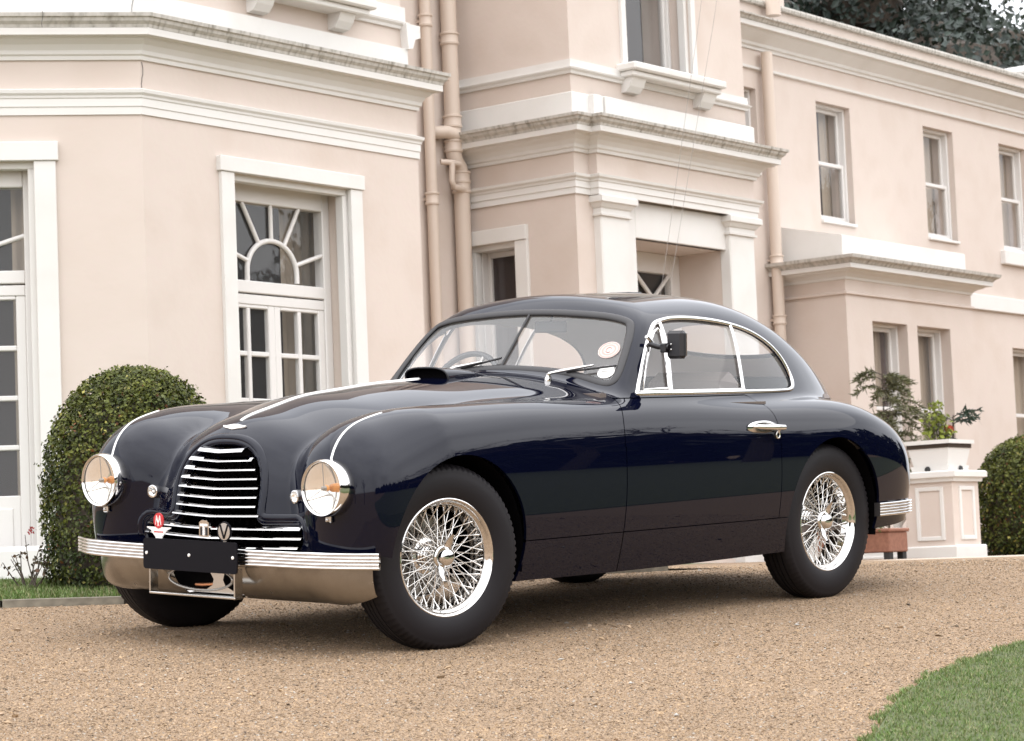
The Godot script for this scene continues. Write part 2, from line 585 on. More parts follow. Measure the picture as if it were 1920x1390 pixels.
# positive inside the lawn at the lower right of the view; its rim runs across the drive
const RIM := [[-7.0, 9.5], [-4.4, 5.9], [-2.6, 4.3], [-0.99, 3.22], [-0.29, 2.86], [0.34, 2.61], [0.9, 2.467], [1.355, 2.38], [2.4, 2.3], [5.0, 2.6], [12.0, 4.0], [40.0, 9.0]]
func lawn_side(x: float, z: float) -> float:
	for i in RIM.size() - 1:
		if x >= RIM[i][0] and x <= RIM[i + 1][0]:
			var k: float = (x - RIM[i][0]) / (RIM[i + 1][0] - RIM[i][0])
			return z - lerpf(RIM[i][1], RIM[i + 1][1], k)
	return -1.0
# positive on the planted side of the timber lawn edging along the house
func edge_side(x: float, z: float) -> float:
	var zz := -1.91 + (x - 0.016) * (0.317 / 0.439) if x < 0.455 else -1.593 + (x - 0.455) * (0.693 / 3.007)
	return zz - z

func grass(called: String, label: String, spots: Array, hgt: float, seed_: int):
	var bl := Geo.new()
	bl.tri(Vector3(-0.5, 0, 0), Vector3(0.5, 0, 0), Vector3(0.28, 0.55, 0.12))
	bl.tri(Vector3(-0.5, 0, 0), Vector3(0.28, 0.55, 0.12), Vector3(-0.25, 0.6, 0.12))
	bl.tri(Vector3(-0.25, 0.6, 0.12), Vector3(0.28, 0.55, 0.12), Vector3(0.1, 1.0, 0.42))
	var r := RandomNumberGenerator.new()
	r.seed = seed_
	var f := noise(seed_, 1.6)
	var out := []
	var cols := PackedColorArray()
	for p: Vector3 in spots:
		var t := f.get_noise_2d(p.x * 2.0, p.z * 2.0) * 0.5 + 0.5
		var hh := hgt * r.randf_range(0.55, 1.25) * (0.8 + 0.4 * t)
		var b := Basis.from_euler(Vector3(r.randf_range(-0.45, 0.45), r.randf() * TAU, r.randf_range(-0.4, 0.4))) * Basis.from_scale(Vector3(0.0048, hh, hh * 1.1))
		out.append(Transform3D(b, p))
		var k := r.randf_range(0.65, 1.3) * (0.75 + 0.5 * t)
		var c := Color(0.130 * k, 0.175 * k, 0.042 * k).lerp(Color(0.085 * k, 0.15 * k, 0.028 * k), t)
		if r.randf() < 0.22: c = Color(0.24 * k, 0.225 * k, 0.11 * k)
		cols.push_back(c)
	tag(many(called, bl.mesh(), M.blade, out, cols), label, "grass")

func make_lawns():
	# lawn on the right: a sheet with a soft rim standing a little proud of the gravel
	var g := Geo.new()
	var cols := 90
	var offs := [0.0, 0.008, 0.03, 0.1, 0.3, 0.7, 1.5, 3.0, 6.0, 12.0, 30.0, 90.0]
	for i in cols + 1:
		var s := float(i) / cols * (RIM.size() - 1)
		var k := mini(int(s), RIM.size() - 2)
		var a := Vector2(RIM[k][0], RIM[k][1])
		var b := Vector2(RIM[k + 1][0], RIM[k + 1][1])
		var p := a.lerp(b, s - k)
		for j in offs.size():
			var d: float = offs[j]
			var w := Vector2(p.x + d * 0.25, p.y + d)
			var lift: float = [-0.02, 0.016, 0.022][j] if j < 3 else 0.024
			g.vert(on_ground(w.x, w.y, lift), Vector3.UP if j > 0 else Vector3(0, 0.5, -0.85).normalized())
	for i in cols:
		for j in offs.size() - 1:
			var a := i * offs.size() + j
			g.t.append_array([a, a + 1, a + offs.size() + 1, a, a + offs.size() + 1, a + offs.size()])
	put("lawn", g, M.turf).set_meta("kind", "structure")
	var r := RandomNumberGenerator.new()
	r.seed = 9
	var spots := []
	while spots.size() < 110000:
		var x := r.randf_range(-1.6, 2.0)
		var z := r.randf_range(2.3, 4.0)
		var d := lawn_side(x, z)
		if d < -0.02 + 0.035 * sin(x * 23.0) * sin(x * 9.1 + 1.0) or d > 0.9 or (d < 0.04 and r.randf() < 0.5): continue
		spots.append(on_ground(x, z, 0.012 if d > 0.02 else 0.0))
	grass("lawn_grass", "short mown green grass of the lawn at the lower right of the drive", spots, 0.020, 5)
	# planted strip along the house, with its edging
	g = Geo.new()
	var xs := [-3.0, -1.5, -0.6, 0.016, 0.455, 1.5, 2.5, 3.4, 3.9]
	var rows := 8
	for x in xs:
		var z0: float = -edge_side(x, 0.0) * -1.0
		for j in rows:
			var z := z0 - 0.01 - 0.75 * j
			g.vert(on_ground(x + 0.25 * j, z, 0.03), Vector3.UP)
	for i in xs.size() - 1:
		for j in rows - 1:
			var a := i * rows + j
			g.t.append_array([a, a + 1, a + rows + 1, a, a + rows + 1, a + rows])
	put("house_lawn", g, M.turf).set_meta("kind", "structure")
	spots = []
	while spots.size() < 26000:
		var x := r.randf_range(-0.4, 1.9)
		var z := r.randf_range(-3.6, -1.0)
		var d := edge_side(x, z)
		if d < 0.02 or d > 1.35: continue
		spots.append(on_ground(x, z, 0.028))
	grass("border_grass", "rough green grass between the lawn edging and the house wall", spots, 0.03, 6)
	var e := Geo.new()
	var last := Vector2.ZERO
	for k in 5:
		var x0: float = [-1.4, 0.02, 0.46, 1.6, 2.7][k]
		var x1: float = [0.012, 0.45, 1.59, 2.69, 3.5][k]
		var a := Vector3(x0, 0, edge_side(x0, 0.0))
		var b := Vector3(x1, 0, edge_side(x1, 0.0))
		a.y = ground_y(a.x, a.z); b.y = ground_y(b.x, b.z)
		var d := (b - a).normalized()
		var n := Vector3(-d.z, 0, d.x)
		e.box(Vector3(0, -0.06, -0.012), Vector3((b - a).length(), 0.036, 0.012), 0.004, Transform3D(Basis(d, d.cross(-n).abs(), n), a))
	tag(put("lawn_edging", e, M.timber), "weathered grey timber edging board between the grass and gravel beneath the round bush", "edging")

# ---------------------------------------------------------------- plants
func leaf_mass(g: Geo, at: Vector3, n: Vector3, size: float, col: Color, r: RandomNumberGenerator):
	var u := n.cross(Vector3(r.randf_range(-1, 1), r.randf_range(-1, 1), r.randf_range(-1, 1))).normalized()
	var w := n.cross(u).normalized()
	var from := g.v.size()
	var tip := at + u * size
	var l := at + u * size * 0.45 + w * size * 0.32 + n * size * 0.08
	var k := at + u * size * 0.45 - w * size * 0.32 + n * size * 0.08
	g.tri(at, l, tip)
	g.tri(at, tip, k)
	g.paint(from, col)

func topiary(called: String, label: String, group: String, at: Vector3, rad: float, hgt: float, count: int, leaf: float, seed_: int):
	var root := hold(called, self, Transform3D(Basis.IDENTITY, at))
	var r := RandomNumberGenerator.new()
	r.seed = seed_
	var f := noise(seed_, 3.2)
	var g := Geo.new()
	for i in count:
		# bullet shape: rounded cylinder below, dome above
		var y := r.randf()
		var w := r.randf() * TAU
		var hy := 1.0 - pow(1.0 - y, 1.25)
		var rr := rad
		var slope := 0.0
		if hy > 0.45:
			var q := (hy - 0.45) / 0.55
			rr = rad * pow(maxf(1.0 - pow(q, 2.3), 0.0), 0.46)
			slope = q
		elif hy < 0.12:
			rr = rad * (0.86 + 0.14 * hy / 0.12)
		rr *= 0.96 + 0.10 * f.get_noise_3d(cos(w) * 2.0, hy * 3.0, sin(w) * 2.0)
		var depth := pow(r.randf(), 1.7) * 0.10
		var out := Vector3(cos(w), slope * 1.3, sin(w)).normalized()
		var p := Vector3(cos(w) * rr, hy * hgt, sin(w) * rr) - out * (depth - 0.018 * r.randf())
		var n := (out + Vector3(r.randf_range(-1, 1), r.randf_range(-0.6, 1), r.randf_range(-1, 1)) * 0.95).normalized()
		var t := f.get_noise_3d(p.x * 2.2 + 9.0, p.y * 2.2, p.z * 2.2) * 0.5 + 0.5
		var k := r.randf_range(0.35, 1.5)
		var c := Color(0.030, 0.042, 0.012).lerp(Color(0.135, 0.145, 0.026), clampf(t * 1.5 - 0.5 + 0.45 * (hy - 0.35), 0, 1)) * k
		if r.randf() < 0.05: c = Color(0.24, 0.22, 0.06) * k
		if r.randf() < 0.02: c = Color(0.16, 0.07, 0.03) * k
		leaf_mass(g, p, n, leaf * r.randf_range(0.7, 1.3), c, r)
	# stray shoots that have outgrown the clipping
	for i in 90:
		var w := r.randf() * TAU
		var q := r.randf()
		var o := Vector3(cos(w) * cos(q * 1.5), sin(q * 1.5), sin(w) * cos(q * 1.5))
		var p := Vector3(o.x * rad * 0.97, hgt * 0.45 + o.y * hgt * 0.54, o.z * rad * 0.97)
		for k in r.randi_range(4, 9):
			leaf_mass(g, p + o * (0.006 * k + 0.008), (o + Vector3(r.randf_range(-1, 1), r.randf_range(-1, 1), r.randf_range(-1, 1))).normalized(), leaf * r.randf_range(0.7, 1.2), Color(0.10, 0.115, 0.03) * r.randf_range(0.6, 1.4), r)
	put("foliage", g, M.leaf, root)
	var tr := Geo.new()
	for i in 7:
		var w := TAU * i / 7.0
		tr.tube(PackedVector3Array([Vector3(0, -0.05, 0), Vector3(cos(w) * rad * 0.25, hgt * 0.3, sin(w) * rad * 0.25), Vector3(cos(w) * rad * 0.6, hgt * (0.45 + 0.06 * (i % 3)), sin(w) * rad * 0.6)]), PackedFloat32Array([0.018, 0.013, 0.005]), 6)
	put("stem", tr, M.bark, root)
	var core := Geo.new()
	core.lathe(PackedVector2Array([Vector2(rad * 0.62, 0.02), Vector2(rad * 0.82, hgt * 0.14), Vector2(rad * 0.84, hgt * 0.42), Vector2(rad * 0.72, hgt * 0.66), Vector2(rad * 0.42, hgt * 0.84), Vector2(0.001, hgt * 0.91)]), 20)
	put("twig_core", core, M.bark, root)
	tag(root, label, "topiary bush", group)

func big_tree(called: String, label: String, group: String, at: Vector3, hgt: float, rad: float, count: int, leaf: float, seed_: int, tone: Color):
	var root := hold(called, self, Transform3D(Basis.IDENTITY, at))
	var r := RandomNumberGenerator.new()
	r.seed = seed_
	var tr := Geo.new()
	tr.tube(PackedVector3Array([Vector3(0, -0.3, 0), Vector3(0.1, hgt * 0.3, 0.05), Vector3(0.0, hgt * 0.6, -0.1), Vector3(0.2, hgt * 0.85, 0.1)]), PackedFloat32Array([rad * 0.10, rad * 0.075, rad * 0.05, rad * 0.02]), 9)
	put("trunk", tr, M.bark, root)
	var g := Geo.new()
	var lim := Geo.new()
	var blobs := 60
	var core := Geo.new()
	for b in blobs:
		var w := r.randf() * TAU
		var q := r.randf()
		var hy := hgt * (0.28 + 0.68 * q)
		var reach := rad * sqrt(r.randf()) * (0.55 + 0.55 * sin(PI * (0.18 + 0.75 * q)))
		var c := Vector3(cos(w) * reach, hy, sin(w) * reach)
		lim.tube(PackedVector3Array([Vector3(0, hy * 0.78, 0), c * Vector3(0.5, 0.93, 0.5), c]), PackedFloat32Array([rad * 0.022, rad * 0.013, rad * 0.005]), 5)
		var br := rad * r.randf_range(0.16, 0.34)
		var k := r.randf_range(0.6, 1.3)
		core.lathe(PackedVector2Array([Vector2(0.001, -br * 0.5), Vector2(br * 0.45, -br * 0.34), Vector2(br * 0.6, 0), Vector2(br * 0.42, br * 0.36), Vector2(0.001, br * 0.5)]), 7, Transform3D(Basis(Vector3.UP, w), c))
		for i in count / blobs:
			var d := Vector3(r.randfn(), r.randfn() * 0.75, r.randfn()).normalized() * pow(r.randf(), 0.45) * br
			leaf_mass(g, c + d, (d.normalized() + Vector3(r.randf_range(-1, 1), r.randf_range(-1, 1), r.randf_range(-1, 1))).normalized(), leaf * r.randf_range(0.6, 1.4), tone * (k * r.randf_range(0.6, 1.35)), r)
	put("limb", lim, M.bark, root)
	put("crown", g, M.leaf, root)
	put("inner_branches", core, M.bark, root).set_meta("kind", "stuff")
	tag(root, label, "tree", group)

func bare_tree(g: Geo, at: Vector3, dir: Vector3, len_: float, rad: float, level: int, r: RandomNumberGenerator):
	var mid := at + dir * len_ * 0.5 + Vector3(r.randf_range(-1, 1), 0, r.randf_range(-1, 1)) * len_ * 0.05
	var tip := at + dir * len_
	g.tube(PackedVector3Array([at, mid, tip]), PackedFloat32Array([rad, rad * 0.8, rad * 0.58]), 5 if level < 2 else 3, false, false)
	if level >= 5: return
	for k in (3 if level < 4 else 4):
		var d := (dir + Vector3(r.randf_range(-1, 1), r.randf_range(-0.35, 0.75), r.randf_range(-1, 1)) * 0.75).normalized()
		bare_tree(g, at + (tip - at) * r.randf_range(0.55, 1.0), d, len_ * r.randf_range(0.55, 0.82), rad * 0.5, level + 1, r)

func make_garden():
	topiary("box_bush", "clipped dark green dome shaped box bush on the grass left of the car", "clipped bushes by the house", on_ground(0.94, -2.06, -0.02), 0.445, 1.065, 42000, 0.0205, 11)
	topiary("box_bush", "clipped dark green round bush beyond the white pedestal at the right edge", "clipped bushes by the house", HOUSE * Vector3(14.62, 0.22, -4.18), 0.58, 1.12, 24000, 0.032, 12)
	# rose shrub by the french window at the left edge
	var r := RandomNumberGenerator.new()
	r.seed = 19
	var rs := hold("rose_bush", self, Transform3D(Basis.IDENTITY, on_ground(0.47, -2.28)))
	var st := Geo.new()
	var lv := Geo.new()
	for i in 13:
		var w := r.randf() * TAU
		var tip := Vector3(cos(w) * r.randf_range(0.03, 0.16), r.randf_range(0.12, 0.30), sin(w) * r.randf_range(0.03, 0.16))
		var mid := tip * Vector3(0.55, 0.55, 0.55) + Vector3(r.randf_range(-0.02, 0.02), 0, r.randf_range(-0.02, 0.02))
		st.tube(PackedVector3Array([Vector3(r.randf_range(-0.03, 0.03), 0, r.randf_range(-0.03, 0.03)), mid, tip]), PackedFloat32Array([0.004, 0.003, 0.0015]), 5)
		for k in 7:
			var p := mid.lerp(tip, r.randf_range(0.0, 1.05))
			leaf_mass(lv, p, Vector3(r.randf_range(-1, 1), r.randf_range(-0.2, 1), r.randf_range(-1, 1)).normalized(), 0.024 * r.randf_range(0.7, 1.2), Color(0.10, 0.05, 0.03).lerp(Color(0.05, 0.055, 0.03), r.randf()), r)
	put("stem", st, M.bark, rs)
	put("leaves", lv, M.leaf, rs)
	var fl := Geo.new()
	for i in 26:
		leaf_mass(fl, Vector3(0.02, 0.30, 0.0) + Vector3(r.randfn(), r.randfn(), r.randfn()) * 0.007, Vector3(r.randf_range(-1, 1), r.randf(), r.randf_range(-1, 1)).normalized(), 0.014, Color(0.35, 0.06, 0.06), r)
	put("flower", fl, M.leaf, rs)
	tag(rs, "sparse rose bush with dark red leaves and one bloom below the left french window", "rose bush")
	# dark evergreen trees behind the roof of the right wing
	big_tree("evergreen_tree", "dark evergreen tree with light showing through, left of the two behind the roof", "trees behind the roof", (HOUSE * Vector3(31.0, 0.0, -24.0)), 13.5, 5.2, 120000, 0.16, 31, Color(0.05, 0.063, 0.052))
	big_tree("evergreen_tree", "dark evergreen tree above the far right end of the roof", "trees behind the roof", (HOUSE * Vector3(43.0, 0.0, -21.5)), 13.0, 6.4, 140000, 0.17, 32, Color(0.048, 0.060, 0.052))
	big_tree("evergreen_tree", "dark broad evergreen tree rising in the gap between the other two behind the roof", "trees behind the roof", (HOUSE * Vector3(38.5, 0.0, -29.0)), 16.0, 7.8, 130000, 0.19, 33, Color(0.055, 0.067, 0.058))
	big_tree("evergreen_tree", "dark evergreen tree filling the top right corner, farthest right behind the roof", "trees behind the roof", (HOUSE * Vector3(55.0, 0.0, -25.0)), 14.5, 7.0, 110000, 0.20, 34, Color(0.052, 0.064, 0.056))
	# the far side of the drive, seen only in the paintwork and the panes: a wooded bank and bare trees
	var bank := Geo.new()
	var rr := RandomNumberGenerator.new()
	rr.seed = 71
	for k in 90:
		var a := rr.randf_range(-0.55, 1.6)
		var d := rr.randf_range(38.0, 62.0)
		var c := Vector3(sin(a) * d - 4.0, 0, cos(a) * d + 2.0)
		var hh := rr.randf_range(5.0, 8.5) if a > -0.1 else rr.randf_range(3.0, 6.0)
		var y0 := ground_y(c.x, c.z)
		for i in 600:
			var e := Vector3(rr.randfn(), 0, rr.randfn()).normalized() * rr.randf() * 3.6
			var p := c + e + Vector3(0, y0 + hh * pow(rr.randf(), 0.8) * (1.0 - 0.24 * e.length() / 3.6), 0)
			leaf_mass(bank, p, Vector3(rr.randf_range(-1, 1), rr.randf_range(-0.3, 1), rr.randf_range(-1, 1)).normalized(), rr.randf_range(0.8, 1.7), Color(0.016, 0.021, 0.013) * rr.randf_range(0.7, 1.4), rr)
	var bk := put("far_wood", bank, M.leaf)
	bk.set_meta("kind", "stuff")
	tag(bk, "dark wood across the grounds, mirrored in the side of the car", "wood")
	var trees := [[17.0, 19.0, 3.0, "nearest the tail of the car, at the drive's edge"], [23.0, 16.0, 3.4, "farthest along beyond the car's tail"], [-13.0, 5.5, 2.0, "small, ahead of the car's front wing"], [-19.0, 0.5, 2.2, "farthest to the left, ahead of the car's nose"], [12.0, 27.0, 3.4, "facing the rear wheel from the far side"], [20.0, 25.0, 3.3, "tall, between the two beyond the car's tail"], [27.0, 22.0, 3.6, "tallest, at the far right of the row"], [15.0, 22.0, 3.1, "facing the door handle from across the drive"], [7.0, 30.0, 3.3, "facing the front wing from the far side"]]
	for k in trees.size():
		var t := Geo.new()
		bare_tree(t, Vector3(0, -0.3, 0), Vector3(0.03, 1, 0.02).normalized(), trees[k][2], 0.2, 0, rr)
		var o := put("bare_tree", t, M.bark, self, Transform3D(Basis.IDENTITY, on_ground(trees[k][0], trees[k][1])))
		tag(o, "leafless tree, " + trees[k][3], "bare tree", "leafless trees across the drive")

func balustrade():
	var at := HOUSE.affine_inverse() * Vector3.ZERO
	var gy := 0.222
	var s := hold("balustrade", self, HOUSE)
	var x0 := 12.13
	var z0 := -3.70
	# end pedestal
	var g := Geo.new()
	var pw := 0.46
	var sh := Geo.new()
	sh.box(Vector3(x0 - 0.03, gy - 0.1, z0 - pw - 0.05), Vector3(x0 + pw + 0.05, gy + 0.115, z0 + 0.03), 0.012)
	put("plinth", sh, M.white_stucco, s)
	g.box(Vector3(x0 + 0.012, gy + 0.1, z0 - pw - 0.02), Vector3(x0 + pw + 0.02, gy + 0.665, z0 - 0.012), 0.006)
	put("pedestal", g, M.stucco, s)
	var cap := Geo.new()
	cap.sweep(PackedVector2Array([Vector2(x0 + 0.012, z0 - 1.2), Vector2(x0 + 0.012, z0 - 0.012), Vector2(x0 + pw + 0.02, z0 - 0.012), Vector2(x0 + pw + 0.02, z0 - pw - 0.02)]), PackedVector2Array([Vector2(-0.2, gy + 0.66), Vector2(0.025, gy + 0.66), Vector2(0.03, gy + 0.69), Vector2(0.06, gy + 0.70), Vector2(0.06, gy + 0.745), Vector2(0.045, gy + 0.755), Vector2(-0.2, gy + 0.755)]))
	cap.box(Vector3(x0 + 0.1, gy + 0.65, z0 - pw), Vector3(x0 + pw, gy + 0.752, z0 - 0.1))
	put("coping", cap, M.white_stucco, s)
	for f in 2:
		var fr := Geo.new()
		var pn := Geo.new()
		var x := Transform3D(Basis.IDENTITY, Vector3(x0 + 0.016, gy + 0.1, z0 - 0.012)) if f == 0 else Transform3D(Basis(Vector3(0, 0, 1), Vector3.UP, Vector3(-1, 0, 0)), Vector3(x0 + 0.012, gy + 0.1, z0 - pw - 0.01))
		for b in [[0.10, 0.06, 0.135, 0.52], [0.335, 0.06, 0.37, 0.52], [0.135, 0.06, 0.335, 0.095], [0.135, 0.485, 0.335, 0.52]]:
			fr.box(Vector3(b[0], b[1], -0.01), Vector3(b[2], b[3], 0.014), 0.004, x)
		put("panel_moulding", fr, M.white_stucco, s)
	# rail, base and balusters running back towards the house
	var base := Geo.new()
	base.box(Vector3(x0 + 0.05, gy - 0.1, z0 - 3.6), Vector3(x0 + 0.33, gy + 0.2, z0 - pw - 0.052), 0.01)
	base.box(Vector3(x0 + 0.02, gy - 0.1, z0 - 3.6), Vector3(x0 + 0.36, gy + 0.05, z0 - pw - 0.054), 0.01)
	put("base_course", base, M.white_stucco, s)
	var rail := Geo.new()
	rail.box(Vector3(x0 + 0.04, gy + 0.64, z0 - 3.6), Vector3(x0 + 0.34, gy + 0.735, z0 - 1.1), 0.015)
	put("rail", rail, M.white_stucco, s)
	var bal := Geo.new()
	bal.box(Vector3(-0.075, 0, -0.075), Vector3(0.075, 0.05, 0.075), 0.006)
	bal.lathe(PackedVector2Array([Vector2(0.062, 0.05), Vector2(0.065, 0.075), Vector2(0.035, 0.095), Vector2(0.045, 0.12), Vector2(0.082, 0.17), Vector2(0.085, 0.205), Vector2(0.06, 0.27), Vector2(0.034, 0.35), Vector2(0.032, 0.375), Vector2(0.05, 0.385), Vector2(0.05, 0.40), Vector2(0.06, 0.405)]), 16)
	bal.box(Vector3(-0.07, 0.40, -0.07), Vector3(0.07, 0.445, 0.07), 0.005)
	var bm := bal.mesh()
	for k in 11:
		put("baluster", bm, M.white_stucco, s, Transform3D(Basis.IDENTITY, Vector3(x0 + 0.19, gy + 0.198, z0 - pw - 0.20 - 0.255 * k)))
	tag(s, "cream stone balustrade ending in a panelled pedestal right of the car's tail", "balustrade")
	# planter on the pedestal
	var pl := hold("planter", self, HOUSE * Transform3D(Basis.IDENTITY, Vector3(x0 + 0.25, gy + 0.754, z0 - 0.25)))
	var pb := Geo.new()
	for w in [[0.175, 0.0, 0.185, 0.05], [0.165, 0.0512, 0.205, 0.2332], [0.225, 0.2362, 0.225, 0.27]]:
		var a: float = w[0]
		var b: float = w[2]
		var q := [Vector3(-a, w[1], -a), Vector3(a, w[1], -a), Vector3(a, w[1], a), Vector3(-a, w[1], a), Vector3(-b, w[3], -b), Vector3(b, w[3], -b), Vector3(b, w[3], b), Vector3(-b, w[3], b)]
		for k in 4: pb.quad(q[k], q[(k + 1) % 4], q[4 + (k + 1) % 4], q[4 + k])
		pb.quad(q[4], q[5], q[6], q[7]); pb.quad(q[0], q[1], q[2], q[3])
	put("tub", pb, M.white_stucco, pl)
	for k in 2:
		var ft := Geo.new()
		ft.lathe(PackedVector2Array([Vector2(0.001, 0.0), Vector2(0.028, 0.0), Vector2(0.022, 0.014), Vector2(0.001, 0.018)]), 12, Transform3D(Basis(Vector3(1, 0, 0), Vector3(0, 0, 1), Vector3(0, -1, 0)), Vector3(0.02, 0.02, 0.186)) if k == 0 else Transform3D(Basis(Vector3(0, 0, 1), Vector3(-1, 0, 0), Vector3(0, -1, 0)), Vector3(-0.186, 0.02, -0.02)))
		put("drain_hole", ft, M.iron_black, pl)
	var so := Geo.new()
	so.box(Vector3(-0.205, 0.20, -0.205), Vector3(0.205, 0.255, 0.205))
	put("soil", so, M.soil, pl)
	tag(pl, "white square tapering planter standing on the balustrade pedestal", "planter")
	var r := RandomNumberGenerator.new()
	r.seed = 23
	var top := HOUSE * Vector3(x0 + 0.25, gy + 1.01, z0 - 0.25)
	var fp := hold("flowering_plant", self, Transform3D(Basis.IDENTITY, top))
	var lv := Geo.new()
	var stems := Geo.new()
	for i in 16:
		var w := r.randf() * TAU
		var tall := i < 3
		var tip := Vector3(cos(w) * 0.07, r.randf_range(0.34, 0.42), sin(w) * 0.07) if tall else Vector3(cos(w) * 0.12, r.randf_range(0.08, 0.24), sin(w) * 0.12)
		tip += Vector3(-0.05, 0, 0.02)
		stems.tube(PackedVector3Array([Vector3(tip.x * 0.3, 0, tip.z * 0.3), tip * 0.6, tip]), PackedFloat32Array([0.005, 0.004, 0.002]), 5)
		for k in (26 if tall else 12):
			leaf_mass(lv, tip * r.randf_range(0.35, 1.05) + Vector3(r.randfn(), 0, r.randfn()) * 0.02, Vector3(r.randf_range(-1, 1), r.randf_range(0, 1), r.randf_range(-1, 1)).normalized(), 0.05 * r.randf_range(0.7, 1.3), Color(0.20, 0.23, 0.045) * r.randf_range(0.5, 1.3), r)
	put("stem", stems, M.bark, fp)
	put("leaves", lv, M.leaf, fp)
	var fl := Geo.new()
	for i in 70:
		var d := Vector3(r.randfn(), r.randfn(), r.randfn()).normalized()
		leaf_mass(fl, Vector3(0.05, 0.11, 0.08) + d * 0.028, d, 0.035, Color(0.42, 0.075, 0.04) * r.randf_range(0.7, 1.2), r)
	put("flower_head", fl, M.leaf, fp)
	tag(fp, "yellow green leafy plant with a round red flower head in the white planter", "plant")
	var sp := hold("trailing_conifer", self, Transform3D(Basis.IDENTITY, top + Vector3(0.16, 0, 0.05)))
	sprays(sp, r, 9, 0.30, 0.34, Color(0.045, 0.065, 0.05), true)
	tag(sp, "dark green spreading conifer with bare twigs at the right of the white planter", "conifer")
	# terracotta trough on the paving behind the rear wheel
	var tb := hold("trough", self, HOUSE * Transform3D(Basis.IDENTITY, Vector3(11.14, 0.225, -3.76)))
	var t := Geo.new()
	t.box(Vector3(-0.15, 0.07, -0.62), Vector3(0.15, 0.235, 0.07), 0.008)
	put("trough_box", t, M.terracotta, tb)
	t = Geo.new()
	t.box(Vector3(-0.165, 0.235, -0.635), Vector3(0.165, 0.265, 0.085), 0.008)
	put("rim", t, M.terracotta, tb)
	for k in 4:
		t = Geo.new()
		t.box(Vector3(-0.03, 0, -0.03), Vector3(0.03, 0.071, 0.03), 0.004)
		put("foot", t, M.iron_black, tb, Transform3D(Basis.IDENTITY, Vector3([-0.11, 0.11][k % 2], 0, [-0.48, 0.03][k / 2])))
	tag(tb, "low brown terracotta trough on feet behind the car's rear wheel", "planter")
	var tp := hold("trough_plant", self, HOUSE * Transform3D(Basis.IDENTITY, Vector3(11.02, 0.48, -4.0)))
	lv = Geo.new()
	for i in 260:
		leaf_mass(lv, Vector3(r.randf_range(-0.13, 0.13), r.randf_range(0.0, 0.10), r.randf_range(-0.3, 0.25)), Vector3(r.randf_range(-1, 1), r.randf(), r.randf_range(-1, 1)).normalized(), 0.04, Color(0.10, 0.13, 0.05) * r.randf_range(0.5, 1.3), r)
	put("leaves", lv, M.leaf, tp)
	tag(tp, "small grey green plants growing in the brown trough", "plant")
	var pv := Geo.new()
	pv.box(Vector3(9.2, 0.10, -6.5), Vector3(12.6, gy + 0.006, -2.62), 0.01)
	var pvo := put("terrace_paving", pv, M.paving, self, HOUSE)
	pvo.set_meta("kind", "structure")
	# tall feathery conifer behind the tail of the car
	var cf := hold("feathery_conifer", self, Transform3D(Basis.IDENTITY, HOUSE * Vector3(14.97, 0.85, -5.97)))
	sprays(cf, r, 95, 1.55, 0.85, Color(0.15, 0.15, 0.085), false)
	tag(cf, "loose olive feathery conifer in front of the bay window, behind the car's tail", "conifer")

func sprays(root: Node3D, r: RandomNumberGenerator, count: int, hgt: float, spread: float, tone: Color, flat: bool):
	var st := Geo.new()
	var nd := Geo.new()
	var trunk := PackedVector3Array([Vector3(0, -0.7 if not flat else 0.0, 0), Vector3(0.01, hgt * 0.4, 0), Vector3(-0.01, hgt * 0.8, 0.02)])
	st.tube(trunk, PackedFloat32Array([0.012, 0.009, 0.004]), 6)
	for i in count:
		var w := r.randf() * TAU
		var y := hgt * r.randf_range(0.0, 0.75) if flat else hgt * r.randf_range(-0.6, 0.85)
		var rest := spread * r.randf_range(0.45, 1.0) * (1.0 if flat else clampf(1.15 - (y + 0.5) / hgt * 0.62, 0.25, 1.0))
		var pts := PackedVector3Array()
		for k in 6:
			var q := k / 5.0
			pts.push_back(Vector3(cos(w) * rest * q, y + rest * (0.55 * q - (0.35 if flat else 0.75) * q * q), sin(w) * rest * q))
		st.tube(pts, PackedFloat32Array([0.005, 0.0045, 0.004, 0.003, 0.002, 0.0015]), 4)
		var bare := flat and i % 3 == 0
		for k in (4 if bare else (40 if flat else 80)):
			var q := r.randf_range(0.2, 1.0)
			var p := pts[mini(int(q * 5), 4)].lerp(pts[mini(int(q * 5), 4) + 1], q * 5 - int(q * 5))
			var d := Vector3(r.randfn() * 0.7 + cos(w) * 0.9, r.randfn() * 0.5 - 0.25, r.randfn() * 0.7 + sin(w) * 0.9).normalized()
			var from := nd.v.size()
			var sd := d.cross(Vector3(r.randfn(), r.randfn(), r.randfn())).normalized() * (0.005 if flat else 0.0035)
			var l := r.randf_range(0.04, 0.09)
			nd.tri(p - sd, p + sd, p + d * l)
			nd.tri(p + d * l * 0.2 - sd * 2.2, p + d * l * 0.5 + sd * 2.5, p + d * l * 1.1)
			nd.paint(from, tone * r.randf_range(0.55, 1.5))
	put("twig", st, M.bark, root)
	put("needles", nd, M.leaf, root)

